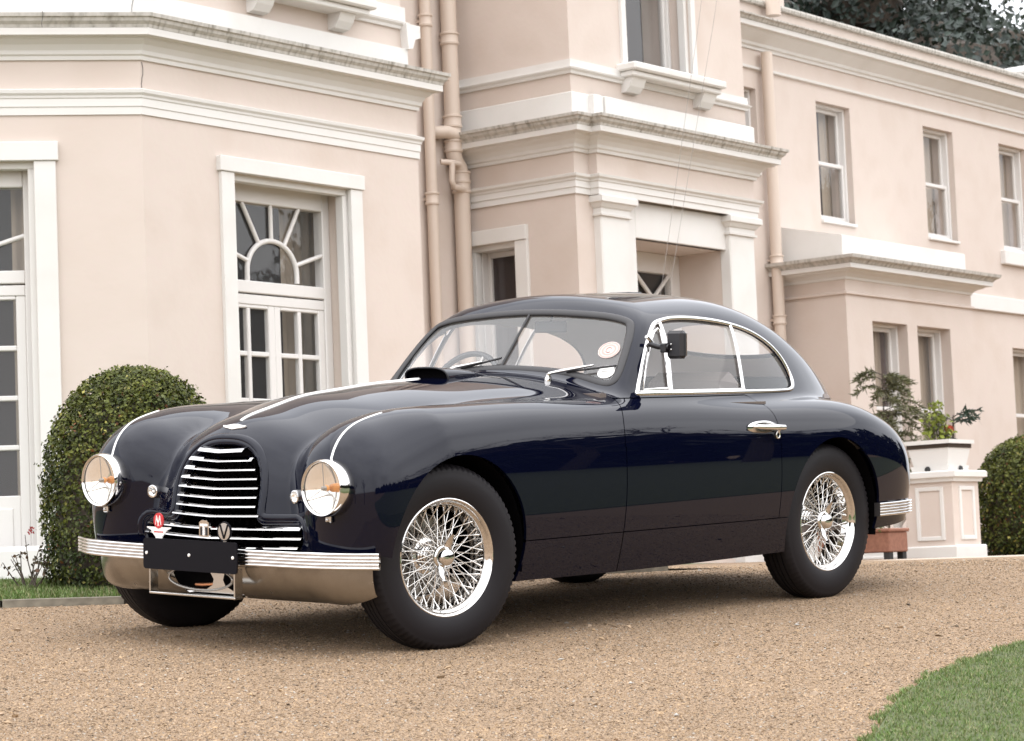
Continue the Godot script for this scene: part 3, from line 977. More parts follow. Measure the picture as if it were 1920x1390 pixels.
# ---------------------------------------------------------------- house (own frame: x along the long front, z out towards the drive)
func wall_sheet(g: Geo, x: Transform3D, len_: float, y0: float, y1: float, holes: Array, deep: float):
	var xs := [0.0, len_]
	var ys := [y0, y1]
	for h in holes:
		xs.append_array([h[0], h[2]]); ys.append_array([h[1], h[3]])
	xs.sort(); ys.sort()
	var from := g.v.size()
	for i in xs.size() - 1:
		for j in ys.size() - 1:
			if xs[i + 1] - xs[i] < 1e-4 or ys[j + 1] - ys[j] < 1e-4: continue
			var cx: float = (xs[i] + xs[i + 1]) / 2
			var cy: float = (ys[j] + ys[j + 1]) / 2
			var inside := false
			for h in holes:
				if cx > h[0] and cx < h[2] and cy > h[1] and cy < h[3]: inside = true
			if inside: continue
			for z in [0.0, -deep]:
				g.quad(Vector3(xs[i], ys[j], z), Vector3(xs[i], ys[j + 1], z), Vector3(xs[i + 1], ys[j + 1], z), Vector3(xs[i + 1], ys[j], z))
	for h in holes:
		var a := Vector3(h[0], h[1], 0)
		var b := Vector3(h[2], h[1], 0)
		var c := Vector3(h[2], h[3], 0)
		var d := Vector3(h[0], h[3], 0)
		var k := Vector3(0, 0, -deep)
		for e in [[a, b], [b, c], [c, d], [d, a]]: g.quad(e[0], e[1], e[1] + k, e[0] + k)
	g.move(from, x)

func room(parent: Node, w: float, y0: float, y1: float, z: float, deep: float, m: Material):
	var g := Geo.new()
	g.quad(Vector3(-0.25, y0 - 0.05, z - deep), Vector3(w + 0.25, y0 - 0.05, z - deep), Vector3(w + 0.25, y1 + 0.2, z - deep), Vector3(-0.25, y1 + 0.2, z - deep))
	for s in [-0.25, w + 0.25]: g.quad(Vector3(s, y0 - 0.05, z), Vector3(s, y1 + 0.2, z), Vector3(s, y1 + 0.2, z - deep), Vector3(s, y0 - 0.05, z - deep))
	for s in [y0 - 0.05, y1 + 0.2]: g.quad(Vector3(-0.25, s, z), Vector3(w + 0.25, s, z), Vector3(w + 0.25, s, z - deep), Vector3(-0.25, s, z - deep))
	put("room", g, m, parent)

func drape(parent: Node, x0: float, x1: float, y0: float, y1: float, z: float, folds: int):
	var g := Geo.new()
	var n := folds * 6
	for i in n + 1:
		var q := float(i) / n
		for e in 2: g.vert(Vector3(lerpf(x0, x1, q), [y0, y1][e], z + 0.02 * sin(q * folds * TAU)), Vector3(-cos(q * folds * TAU) * 0.7, 0, 1).normalized())
	for i in n:
		g.t.append_array([i * 2, i * 2 + 1, i * 2 + 3, i * 2, i * 2 + 3, i * 2 + 2])
	put("curtain", g, M.curtain, parent)

func pane_in(parent: Node, x0: float, y0: float, x1: float, y1: float, z: float):
	var g := Geo.new()
	g.quad(Vector3(x0, y0, z), Vector3(x0, y1, z), Vector3(x1, y1, z), Vector3(x1, y0, z))
	put("pane", g, M.pane, parent)

func bar_in(parent: Node, x0: float, y0: float, x1: float, y1: float, z: float, called := "glazing_bar", deep := 0.035):
	var g := Geo.new()
	g.box(Vector3(x0, y0, z - deep), Vector3(x1, y1, z + deep * 0.3), minf(0.006, (x1 - x0) * 0.3))
	put(called, g, M.white_paint, parent)

# tall french window with a fanlight; the frame x covers the opening's lower left corner on the wall face
func french_window(house: Node, x: Transform3D, w: float, y0: float, y1: float, deep: float):
	var o := hold("french_window", house, x)
	var z := -deep
	var s := 0.075
	var yt0 := 2.155
	var yf := 2.32
	var top := y1 - 0.135
	# outer frame and transom
	bar_in(o, 0.0, y0, s, y1, z, "frame", 0.07)
	bar_in(o, w - s, y0, w, y1, z, "frame", 0.07)
	bar_in(o, s, top, w - s, y1, z + 0.003, "frame", 0.07)
	bar_in(o, s, 2.235, w - s, yf, z + 0.004, "transom", 0.06)
	bar_in(o, s, yt0, w - s, 2.225, z, "transom", 0.05)
	# fanlight: hoop with rays
	var cx := w / 2
	var r := 0.25
	var ring := PackedVector3Array()
	for k in 5: ring.push_back(Vector3(cx - r, yf + 0.012 * k, z))
	for k in 25:
		var a := PI - PI * k / 24.0
		ring.push_back(Vector3(cx + r * cos(a), yf + 0.07 + r * 0.9 * sin(a), z))
	for k in 5: ring.push_back(Vector3(cx + r, yf + 0.06 - 0.012 * k, z))
	var g := Geo.new()
	g.tube(ring, 0.019, 8)
	put("fanlight_hoop", g, M.white_paint, o)
	for k in 5:
		var a: float = deg_to_rad([162.0, 120.0, 90.0, 60.0, 18.0][k])
		var d := Vector3(cos(a), sin(a), 0)
		var from := Vector3(cx, yf + 0.07, z) + Vector3(d.x * r, d.y * r * 0.9, 0)
		var reach := 1.0
		if absf(d.x) > 0.001: reach = minf(reach, (cx - s) / absf(d.x) - r)
		if d.y > 0.001: reach = minf(reach, (top - yf - 0.07) / d.y - r * 0.9)
		g = Geo.new()
		g.tube(PackedVector3Array([from, from + d * maxf(reach, 0.02)]), 0.016, 8)
		put("fanlight_ray", g, M.white_paint, o)
	pane_in(o, s, yf, w - s, top, z - 0.014)
	# two leaves of two columns and four rows
	var half := (w - 2 * s) / 2
	for leaf in 2:
		var a := s + leaf * half
		var b := a + half
		bar_in(o, a, y0, a + 0.062, yt0, z, "stile")
		bar_in(o, b - 0.062, y0, b, yt0, z, "stile")
		bar_in(o, a + 0.062, 2.13, b - 0.062, yt0, z, "rail")
		bar_in(o, a + 0.062, y0, b - 0.062, 0.86, z, "door_panel")
		bar_in(o, a + 0.11, y0 + 0.16, b - 0.11, 0.78, z + 0.012, "panel_moulding", 0.02)
		var m := (a + b) / 2
		bar_in(o, m - 0.018, 0.86, m + 0.018, 2.13, z)
		for k in 3:
			var y: float = [1.17, 1.49, 1.815][k]
			for c in 2: bar_in(o, [a + 0.062, m + 0.018][c], y - 0.017, [m - 0.018, b - 0.062][c], y + 0.017, z - 0.002)
		for c in 2:
			for k in 4: pane_in(o, [a + 0.062, m + 0.018][c], [0.86, 1.187, 1.507, 1.832][k], [m - 0.018, b - 0.062][c], [1.153, 1.473, 1.798, 2.13][k], z - 0.014)
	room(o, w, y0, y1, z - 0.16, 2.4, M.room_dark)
	drape(o, w - 0.16, w + 0.2, y0, y1 + 0.1, z - 0.32, 4)
	drape(o, -0.2, 0.06, y0, y1 + 0.1, z - 0.32, 3)

func sash_window(house: Node, x: Transform3D, w: float, h: float, deep: float, curtain_share: float, room_deep := 1.8):
	var o := hold("sash_window", house, x)
	var z := -deep
	var s := 0.032
	bar_in(o, 0.0, 0.0, s, h, z, "frame", 0.08)
	bar_in(o, w - s, 0.0, w, h, z, "frame", 0.08)
	bar_in(o, s, h - s, w - s, h, z + 0.003, "frame", 0.08)
	bar_in(o, s, 0.0, w - s, s * 1.1, z + 0.003, "frame", 0.08)
	var m := h * 0.5
	for k in 2:
		var zz := z - 0.01 - 0.045 * k
		var a := m - 0.02 if k == 1 else s * 1.1
		var b := h - s if k == 1 else m + 0.02
		bar_in(o, s, a, s + 0.034, b, zz, "sash_stile", 0.03)
		bar_in(o, w - s - 0.034, a, w - s, b, zz, "sash_stile", 0.03)
		bar_in(o, s + 0.034, a, w - s - 0.034, a + 0.045, zz, "sash_rail", 0.03)
		bar_in(o, s + 0.034, b - 0.045, w - s - 0.034, b, zz, "sash_rail", 0.03)
		pane_in(o, s + 0.034, a + 0.045, w - s - 0.034, b - 0.045, zz - 0.012)
	var g := Geo.new()
	g.box(Vector3(-0.0, -0.035, z - 0.02), Vector3(w, 0.0, 0.035), 0.006)
	put("sill", g, M.white_stucco, o)
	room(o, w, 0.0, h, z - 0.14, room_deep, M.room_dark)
	if curtain_share > 0.0:
		drape(o, w * (1.0 - curtain_share), w + 0.15, 0.0, h + 0.1, z - 0.22, 5)
		drape(o, -0.15, w * curtain_share * 0.45, 0.0, h + 0.1, z - 0.24, 3)

func surround(house: Node, x: Transform3D, x0: float, x1: float, y0: float, y1: float, wide: float, head: float, ears: float):
	var g := Geo.new()
	var p := 0.03
	g.box(Vector3(x0 - wide, y0, -0.05), Vector3(x0, y1, p), 0.004, x)
	g.box(Vector3(x1, y0, -0.05), Vector3(x1 + wide, y1, p), 0.004, x)
	g.box(Vector3(x0 - wide - ears, y1 + 0.001, -0.05), Vector3(x1 + wide + ears, y1 + head, p + 0.012), 0.004, x)
	# stepped inner edge under the head and down the sides
	g.box(Vector3(x0 - 0.02, y1 - 0.045, -0.09), Vector3(x1 + 0.02, y1 + 0.02, -0.02), 0.004, x)
	g.box(Vector3(x1 - 0.04, y0, -0.09), Vector3(x1 + 0.022, y1 - 0.046, -0.018), 0.004, x)
	g.box(Vector3(x0 - 0.022, y0, -0.09), Vector3(x0 + 0.04, y1 - 0.046, -0.018), 0.004, x)
	put("window_surround", g, M.white_stucco, house)

const CORNICE := [[0.0, 3.66], [0.025, 3.66], [0.03, 3.685], [0.05, 3.695], [0.055, 3.72], [0.09, 3.755], [0.14, 3.78], [0.15, 3.795], [0.235, 3.80], [0.235, 3.845]]
const CORNICE_TOP := [[0.0, 3.846], [0.237, 3.846], [0.245, 3.865], [0.275, 3.885], [0.285, 3.905], [0.305, 3.912], [0.31, 3.935], [0.0, 3.955]]
const BAND := [[0.0, 3.30], [0.022, 3.30], [0.022, 3.35], [0.034, 3.354], [0.034, 3.405], [0.045, 3.41], [0.05, 3.425], [0.075, 3.44], [0.082, 3.46], [0.0, 3.475]]

func prof(a: Array, dy := 0.0, sp := 1.0) -> PackedVector2Array:
	var o := PackedVector2Array()
	for p in a: o.push_back(Vector2(p[0] * sp, p[1] + dy))
	return o

func pipe(house: Node, called: String, pts: Array, r: float, collars: Array):
	var o := hold(called, house)
	var g := Geo.new()
	var path := PackedVector3Array()
	for p in pts: path.push_back(p)
	g.tube(path, r, 14)
	put("pipe_run", g, M.pipe_paint, o)
	for y in collars:
		var at := path[0]
		for k in path.size() - 1:
			var lo := minf(path[k].y, path[k + 1].y)
			var hi := maxf(path[k].y, path[k + 1].y)
			if y >= lo and y <= hi and hi - lo > 0.01: at = path[k].lerp(path[k + 1], (y - path[k].y) / (path[k + 1].y - path[k].y))
		var c := Geo.new()
		c.lathe(PackedVector2Array([Vector2(r, -0.055), Vector2(r + 0.012, -0.05), Vector2(r + 0.014, -0.035), Vector2(r + 0.007, -0.025), Vector2(r + 0.007, 0.03), Vector2(r + 0.016, 0.036), Vector2(r + 0.016, 0.05), Vector2(r, 0.056)]), 14, Transform3D(Basis.IDENTITY, Vector3(at.x, y, at.z)))
		c.box(Vector3(at.x - 0.03, y - 0.012, at.z - r - 0.06), Vector3(at.x + 0.03, y + 0.012, at.z))
		put("pipe_collar", c, M.pipe_paint, o)

func make_house():
	var H := hold("country_house", self, HOUSE)
	tag(H, "pale pink stuccoed two storey house with white mouldings behind the car", "house")
	var c := Vector2(4.164, -5.169)
	var th := deg_to_rad(42.0)
	var d1 := Vector2(cos(th), sin(th))
	var far1 := c - d1 * 2.75
	var e2 := Vector2(c.x + 2.785, c.y)
	var e2b := Vector2(e2.x, -6.9)
	var top := 7.4
	# ---- left block
	var x1 := Transform3D(Basis(Vector3(d1.x, 0, d1.y), Vector3.UP, Vector3(-d1.y, 0, d1.x)), Vector3(far1.x, 0, far1.y))
	var x2 := Transform3D(Basis.IDENTITY, Vector3(c.x, 0, c.y))
	var g := Geo.new()
	var y0 := 0.0
	wall_sheet(g, x1, 2.75, y0, 3.95, [[2.75 - 0.70 - 1.17, 0.30, 2.75 - 0.70, 3.01]], 0.34)
	wall_sheet(g, x2, 2.785, y0, 3.95, [[0.82, 0.30, 1.995, 3.01]], 0.34)
	g.quad(Vector3(e2.x, y0, e2.y), Vector3(e2.x, 3.95, e2.y), Vector3(e2b.x, 3.95, e2b.y), Vector3(e2b.x, y0, e2b.y))
	put("wall", g, M.stucco, H)
	var path := PackedVector2Array([far1, c, e2, e2b])
	for q in [["cornice", CORNICE, M.white_stucco, 0.62], ["cornice_cap", CORNICE_TOP, M.weathered_stone, 0.62], ["string_course", BAND, M.white_stucco, 0.5]]:
		g = Geo.new()
		g.sweep(path, prof(q[1], 0.012, q[3]))
		put(q[0], g, q[2], H)
	g = Geo.new()
	g.sweep(path, PackedVector2Array([Vector2(0.0, 0.10), Vector2(0.035, 0.10), Vector2(0.035, 0.50), Vector2(0.02, 0.53), Vector2(0.0, 0.53)]))
	put("plinth", g, M.white_stucco, H)
	g = Geo.new()
	var up := PackedVector2Array([far1 - Vector2(0.05, 0.0), c + Vector2(0.0, -0.06), e2 + Vector2(0.0, -0.06), e2b])
	g.sweep(up, PackedVector2Array([Vector2(0.0, 3.93), Vector2(0.0, 4.145), Vector2(-0.04, 4.15)]), false)
	put("blocking_course", g, M.white_stucco, H)
	g = Geo.new()
	var up2 := PackedVector2Array([far1 - Vector2(0.08, 0.0), c + Vector2(0.0, -0.10), e2 + Vector2(-0.02, -0.10), e2b + Vector2(-0.02, 0)])
	g.sweep(up2, PackedVector2Array([Vector2(0.0, 4.14), Vector2(0.0, top)]), false)
	put("upper_wall", g, M.stucco, H)
	g = Geo.new()
	g.sweep(up2, PackedVector2Array([Vector2(0.0, 4.295), Vector2(0.02, 4.295), Vector2(0.025, 4.315), Vector2(0.045, 4.33), Vector2(0.05, 4.345), Vector2(0.025, 4.35), Vector2(0.025, 4.46), Vector2(0.0, 4.462)]))
	put("upper_string_course", g, M.white_stucco, H)
	# window sill with consoles, just entering the top of the view
	g = Geo.new()
	var ux := c.x
	g.box(Vector3(ux + 1.02, 4.335, -5.28), Vector3(ux + 2.27, 4.40, -5.06), 0.012)
	g.box(Vector3(ux + 1.06, 4.29, -5.28), Vector3(ux + 2.23, 4.334, -5.10), 0.008)
	put("upper_sill", g, M.white_stucco, H)
	# settlement cracks running down the corner of the bay
	for k in 3:
		g = Geo.new()
		var ck := PackedVector3Array()
		var rr := RandomNumberGenerator.new()
		rr.seed = 300 + k
		var ya: float = [4.14, 3.66, 3.955][k]
		var yb: float = [3.98, 3.49, 3.85][k]
		var du: float = [0.0, 0.012, -0.62][k]
		for i in 9:
			var q := i / 8.0
			var pz: float = [-0.06, 0.0, 0.0][k]
			var p := Vector3(c.x + du + 0.008 * sin(q * 5.0) + rr.randf_range(-0.003, 0.003), lerpf(ya, yb, q), c.y + pz + 0.003)
			if k == 2: p = Vector3(c.x - 0.62 * d1.x + 0.006 * sin(q * 6.0), lerpf(ya, yb, q), c.y - 0.62 * d1.y) + Vector3(-d1.y, 0, d1.x) * 0.195
			ck.push_back(p)
		g.tube(ck, 0.0022, 4)
		put("crack", g, M.iron_black, H)
	for k in 2:
		var u: float = ux + [1.12, 1.955][k]
		g = Geo.new()
		g.prism(PackedVector2Array([Vector2(0, 4.175), Vector2(0.06, 4.185), Vector2(0.10, 4.23), Vector2(0.13, 4.289), Vector2(-0.02, 4.289)]), 0.16, Transform3D(Basis(Vector3(0, 0, 1), Vector3.UP, Vector3(-1, 0, 0)), Vector3(u + 0.16, 0, -5.265)))
		put("console", g, M.white_stucco, H)
	g = Geo.new()
	g.prism(PackedVector2Array([Vector2(0, 4.14), Vector2(0.05, 4.15), Vector2(0.08, 4.22), Vector2(0.14, 4.24), Vector2(0.14, 4.33), Vector2(-0.02, 4.33)]), 0.2, Transform3D(Basis.IDENTITY, Vector3(e2.x - 0.02, 0, -5.40)))
	put("corner_console", g, M.white_stucco, H)
	surround(H, x2, 0.82, 1.995, 0.30, 3.01, 0.125, 0.105, 0.018)
	surround(H, x1, 2.75 - 1.87, 2.75 - 0.70, 0.30, 3.01, 0.14, 0.125, 0.018)
	french_window(H, x2 * Transform3D(Basis.IDENTITY, Vector3(0.82, 0, 0)), 1.175, 0.30, 3.0, 0.21)
	french_window(H, x1 * Transform3D(Basis.IDENTITY, Vector3(2.75 - 1.87, 0, 0)), 1.17, 0.30, 3.0, 0.16)
	# ---- recessed wall with the rainwater pipes
	g = Geo.new()
	g.quad(Vector3(6.5, 0, -6.75), Vector3(6.5, top, -6.75), Vector3(9.5, top, -6.75), Vector3(9.5, 0, -6.75))
	put("recessed_wall", g, M.stucco, H)
	g = Geo.new()
	g.sweep(PackedVector2Array([Vector2(9.24, -6.75), Vector2(9.41, -6.75)]), prof([[0.0, 4.35], [0.02, 4.35], [0.03, 4.375], [0.05, 4.39], [0.05, 4.40], [0.025, 4.405], [0.025, 4.46], [0.0, 4.462]]))
	put("upper_string_course", g, M.white_stucco, H)
	pipe(H, "thin_downpipe", [Vector3(8.915, 7.2, -6.68), Vector3(8.915, 0.3, -6.68)], 0.047, [4.90, 3.39, 1.9])
	pipe(H, "soil_pipe", [Vector3(9.20, 7.2, -6.66), Vector3(9.20, 3.80, -6.66), Vector3(9.215, 3.74, -6.66), Vector3(9.27, 3.68, -6.66), Vector3(9.285, 3.62, -6.66), Vector3(9.285, 0.3, -6.66)], 0.068, [4.78, 4.07, 3.86, 3.60, 3.52])
	var stub := Geo.new()
	stub.tube(PackedVector3Array([Vector3(9.03, 3.97, -6.72), Vector3(9.10, 3.97, -6.64), Vector3(9.2, 3.95, -6.62)]), 0.055, 12)
	put("pipe_stub", stub, M.pipe_paint, H)
	g = Geo.new()
	g.tube(PackedVector3Array([Vector3(9.02, 3.71, -6.66), Vector3(9.10, 3.705, -6.60), Vector3(9.20, 3.70, -6.60)]), 0.024, 10)
	g.tube(PackedVector3Array([Vector3(9.10, 3.70, -6.60), Vector3(9.085, 3.55, -6.60), Vector3(9.11, 3.50, -6.60), Vector3(9.26, 3.49, -6.61)]), 0.026, 10)
	put("branch_pipe", g, M.pipe_paint, H)
	g = Geo.new()
	g.tube(PackedVector3Array([Vector3(8.86, 4.36, -6.70), Vector3(8.98, 4.38, -6.5)]), 0.010, 6)
	put("overflow_pipe", g, M.pipe_paint, H)
	# ---- porch block
	var pu := 9.41
	var pv := -5.56
	var pe := 12.05
	var x3 := Transform3D(Basis(Vector3(0, 0, 1), Vector3.UP, Vector3(-1, 0, 0)), Vector3(pu, 0, -6.75))
	var x4 := Transform3D(Basis.IDENTITY, Vector3(pu, 0, pv))
	g = Geo.new()
	wall_sheet(g, x3, 1.19, y0, top, [[0.06, 0.9, 0.555, 3.018]], 0.28)
	wall_sheet(g, x4, 2.64, y0, top, [[0.795, 0.3, 2.18, 3.035], [0.80, 4.52, 1.79, 6.4]], 0.5)
	g.quad(Vector3(pe, y0, pv), Vector3(pe, top, pv), Vector3(pe, top, -8.4), Vector3(pe, y0, -8.4))
	put("porch_wall", g, M.stucco, H)
	surround(H, x3, 0.06, 0.555, 0.9, 3.018, 0.13, 0.125, 0.0)
	sash_window(H, x3 * Transform3D(Basis.IDENTITY, Vector3(0.06, 0.9, 0)), 0.495, 2.11, 0.14, 0.0, 0.3)
	# the porch mouldings break forward over the pilasters
	var br := [Vector2(pu, -6.75), Vector2(pu, pv), Vector2(pu + 0.20, pv), Vector2(pu + 0.20, pv + 0.09), Vector2(pe - 0.05, pv + 0.09), Vector2(pe - 0.05, pv), Vector2(pe, pv), Vector2(pe, -8.2)]
	var pp := PackedVector2Array(br)
	for q in [["cornice", CORNICE, M.white_stucco, 0.03], ["cornice_cap", CORNICE_TOP, M.weathered_stone, 0.03], ["string_course", BAND, M.white_stucco, 0.0425]]:
		g = Geo.new()
		g.sweep(pp, prof(q[1], q[3], 0.78))
		put(q[0], g, q[2], H)
	g = Geo.new()
	g.box(Vector3(pu + 0.2, 3.518, pv - 0.05), Vector3(pe - 0.05, 3.69, pv + 0.088))
	put("frieze", g, M.stucco, H)
	# attic course above the porch cornice
	g = Geo.new()
	g.sweep(PackedVector2Array([Vector2(pu, -6.75), Vector2(pu, pv), Vector2(pu + 0.24, pv), Vector2(pu + 0.24, pv + 0.05), Vector2(pu + 0.34, pv + 0.05), Vector2(pu + 0.34, pv), Vector2(pu + 0.40, pv), Vector2(pu + 0.40, pv + 0.05), Vector2(pe + 0.02, pv + 0.05), Vector2(pe + 0.02, -8.2)]), PackedVector2Array([Vector2(0.0, 3.95), Vector2(0.016, 3.95), Vector2(0.016, 4.185), Vector2(0.0, 4.195)]), false)
	put("attic_course", g, M.white_stucco, H)
	g = Geo.new()
	g.sweep(PackedVector2Array([Vector2(pu, -6.75), Vector2(pu, pv), Vector2(pe, pv), Vector2(pe, -8.2)]), PackedVector2Array([Vector2(0.0, 4.345), Vector2(0.02, 4.345), Vector2(0.025, 4.365), Vector2(0.045, 4.38), Vector2(0.05, 4.392), Vector2(0.022, 4.40), Vector2(0.022, 4.462), Vector2(0.0, 4.465)]))
	put("upper_string_course", g, M.white_stucco, H)
	# upper window of the porch block with its sill
	surround(H, x4, 0.80, 1.79, 4.52, 6.4, 0.07, 0.1, 0.0)
	sash_window(H, x4 * Transform3D(Basis.IDENTITY, Vector3(0.80, 4.52, 0)), 0.99, 1.88, 0.22, 0.0)
	g = Geo.new()
	var sx := pu + 0.66
	g.box(Vector3(sx, 4.445, pv - 0.05), Vector3(sx + 1.40, 4.51, pv + 0.20), 0.012)
	g.box(Vector3(sx + 0.03, 4.395, pv - 0.05), Vector3(sx + 1.37, 4.444, pv + 0.16), 0.01)
	put("upper_sill", g, M.white_stucco, H)
	for k in 2:
		g = Geo.new()
		g.prism(PackedVector2Array([Vector2(0, 4.27), Vector2(0.05, 4.275), Vector2(0.09, 4.32), Vector2(0.13, 4.394), Vector2(-0.02, 4.394)]), 0.2, Transform3D(Basis(Vector3(0, 0, 1), Vector3.UP, Vector3(-1, 0, 0)), Vector3(sx + [0.26, 1.34][k], 0, pv)))
		put("console", g, M.white_stucco, H)
	# pilasters and doorway
	for k in 2:
		var u: float = pu + [0.245, 2.175][k]
		var pl := hold("pilaster", H)
		g = Geo.new()
		g.box(Vector3(u, 0.5, pv - 0.04), Vector3(u + 0.40, 3.19, pv + 0.075), 0.01)
		put("shaft", g, M.white_stucco, pl)
		g = Geo.new()
		var ring := PackedVector2Array([Vector2(u, pv - 0.02), Vector2(u, pv + 0.075), Vector2(u + 0.40, pv + 0.075), Vector2(u + 0.40, pv - 0.02)])
		g.sweep(ring, PackedVector2Array([Vector2(0.0, 3.17), Vector2(0.02, 3.172), Vector2(0.022, 3.19), Vector2(0.005, 3.195), Vector2(0.005, 3.235), Vector2(0.02, 3.245), Vector2(0.04, 3.275), Vector2(0.06, 3.285), Vector2(0.06, 3.33), Vector2(0.045, 3.342), Vector2(-0.02, 3.342)]))
		put("capital", g, M.white_stucco, pl)
		g = Geo.new()
		g.box(Vector3(u - 0.04, 0.2, pv - 0.04), Vector3(u + 0.44, 0.5, pv + 0.115), 0.012)
		put("base", g, M.white_stucco, pl)
	g = Geo.new()
	g.box(Vector3(pu + 0.646, 0.3, pv - 0.05), Vector3(pu + 0.795, 3.34, pv + 0.03), 0.004)
	g.box(Vector3(pu + 0.796, 3.035, pv - 0.05), Vector3(pu + 2.174, 3.34, pv + 0.03), 0.004)
	put("door_surround", g, M.white_stucco, H)
	var dr := hold("doorway", H, Transform3D(Basis.IDENTITY, Vector3(pu + 0.795, 0, pv - 0.5)))
	var w := 1.385
	bar_in(dr, 0.0, 0.3, 0.14, 3.035, 0.0, "frame", 0.06)
	bar_in(dr, w - 0.14, 0.3, w, 3.035, 0.0, "frame", 0.06)
	bar_in(dr, 0.14, 2.86, w - 0.14, 3.035, 0.002, "frame", 0.06)
	bar_in(dr, 0.14, 2.33, w - 0.14, 2.40, 0.002, "transom", 0.06)
	var hw := (w - 0.28) / 2
	for k in 2:
		for s in 2:
			g = Geo.new()
			var a := Vector3(0.14 + k * hw, 2.40, 0.0)
			var b := Vector3(0.14 + (k + 1) * hw, 2.86, 0.0)
			if s == 1:
				var t := a.y
				a.y = b.y; b.y = t
			g.tube(PackedVector3Array([a, b]), 0.02, 6)
			put("lattice_bar", g, M.white_paint, dr)
		bar_in(dr, 0.14 + k * hw, 0.3, 0.14 + (k + 1) * hw - 0.004, 2.33, -0.01, "door_leaf", 0.04)
	bar_in(dr, 0.14 + hw - 0.02, 2.401, 0.14 + hw + 0.02, 2.859, 0.001)
	pane_in(dr, 0.14, 2.40, w - 0.14, 2.86, -0.03)
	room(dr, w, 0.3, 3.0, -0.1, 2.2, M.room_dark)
	drape(dr, 0.5, w, 0.3, 2.75, -0.5, 6)
	# ---- right wing
	var wv := -8.3
	var x5 := Transform3D(Basis.IDENTITY, Vector3(12.0, 0, wv))
	var wl := 22.0
	g = Geo.new()
	var holes := []
	for u in [17.86, 20.37, 22.36, 24.6, 26.9]: holes.append([u - 12.0, 4.19, u - 12.0 + 0.76, 5.575])
	for u in [16.28]: holes.append([u - 12.0, 4.6, u - 12.0 + 0.30, 5.55])
	for u in [22.43, 24.9]: holes.append([u - 12.0, 1.2, u - 12.0 + 0.9, 2.92])
	wall_sheet(g, x5, wl, y0, 6.3, holes, 0.3)
	g.quad(Vector3(34, y0, wv), Vector3(34, 6.3, wv), Vector3(34, 6.3, -16), Vector3(34, y0, -16))
	put("wing_wall", g, M.stucco, H)
	for i in holes.size():
		var h: Array = holes[i]
		sash_window(H, x5 * Transform3D(Basis.IDENTITY, Vector3(h[0], h[1], 0)), h[2] - h[0], h[3] - h[1], 0.10, [0.25, 0.6, 0.85, 0.6, 0.6, 0.0, 0.8, 0.6][i])
	var wp := PackedVector2Array([Vector2(12.0, wv), Vector2(34.0, wv), Vector2(34.0, -16)])
	g = Geo.new()
	g.sweep(wp, PackedVector2Array([Vector2(0, 5.99), Vector2(0.02, 5.99), Vector2(0.025, 6.02), Vector2(0.05, 6.03), Vector2(0.06, 6.06), Vector2(0.18, 6.15), Vector2(0.19, 6.17), Vector2(0.24, 6.175), Vector2(0.24, 6.23), Vector2(0.0, 6.232)]))
	put("eaves_cornice", g, M.white_stucco, H)
	g = Geo.new()
	g.sweep(wp, PackedVector2Array([Vector2(0.0, 6.233), Vector2(0.25, 6.233), Vector2(0.27, 6.26), Vector2(0.30, 6.275), Vector2(0.30, 6.29), Vector2(0.0, 6.31)]))
	put("eaves_cap", g, M.weathered_stone, H)
	g = Geo.new()
	g.sweep(PackedVector2Array([Vector2(12.0, wv + 0.03), Vector2(34.0, wv + 0.03), Vector2(34.0, -16)]), PackedVector2Array([Vector2(0.0, 6.3), Vector2(0.0, 6.50)]), false)
	put("parapet", g, M.stucco, H)
	g = Geo.new()
	g.sweep(PackedVector2Array([Vector2(12.0, wv + 0.03), Vector2(34.0, wv + 0.03), Vector2(34.0, -16)]), PackedVector2Array([Vector2(-0.25, 6.501), Vector2(0.05, 6.501), Vector2(0.06, 6.53), Vector2(0.05, 6.555), Vector2(-0.25, 6.56)]))
	put("parapet_coping", g, M.weathered_stone, H)
	g = Geo.new()
	g.sweep(wp, PackedVector2Array([Vector2(0.0, 5.76), Vector2(0.035, 5.765), Vector2(0.04, 5.79), Vector2(0.0, 5.805)]))
	put("string_course", g, M.white_stucco, H)
	g = Geo.new()
	g.box(Vector3(12.0, 6.2, -20.0), Vector3(34.0, 6.35, wv - 0.25))
	put("roof", g, M.lead_roof, H)
	g = Geo.new()
	g.box(Vector3(4.5, top - 0.1, -20.0), Vector3(12.0, top + 0.1, -6.9))
	put("main_roof", g, M.lead_roof, H)
	g = Geo.new()
	g.box(Vector3(2.0, 0.0, -19.9), Vector3(6.4, top - 0.1, -8.2))
	g.box(Vector3(12.2, 0.0, -19.9), Vector3(33.8, 6.2, -19.6))
	put("rear_wall", g, M.stucco, H)
	pipe(H, "wing_downpipe", [Vector3(16.69, 5.96, wv + 0.10), Vector3(16.69, 0.3, wv + 0.10)], 0.065, [3.62, 2.95])
	pipe(H, "wing_downpipe", [Vector3(16.78, 6.95, wv + 0.16), Vector3(16.78, 6.38, wv + 0.16)], 0.085, [])
	pipe(H, "porch_downpipe", [Vector3(12.60, 3.60, -6.9), Vector3(12.48, 3.72, -6.9), Vector3(12.40, 3.70, -6.9), Vector3(12.40, 0.3, -6.9)], 0.04, [2.95, 2.3])
	g = Geo.new()
	g.box(Vector3(16.8, 6.50, wv - 0.6), Vector3(17.45, 7.3, wv - 0.1), 0.01)
	put("chimney_base", g, M.stucco, H)
	# white floor band right of the bay
	g = Geo.new()
	g.box(Vector3(19.9, 3.36, wv - 0.02), Vector3(34.0, 3.55, wv + 0.05), 0.006)
	put("floor_band", g, M.white_stucco, H)
	g = Geo.new()
	g.box(Vector3(22.25, 3.99, wv - 0.02), Vector3(23.4, 4.17, wv + 0.07), 0.008)
	put("window_apron", g, M.white_stucco, H)
	g = Geo.new()
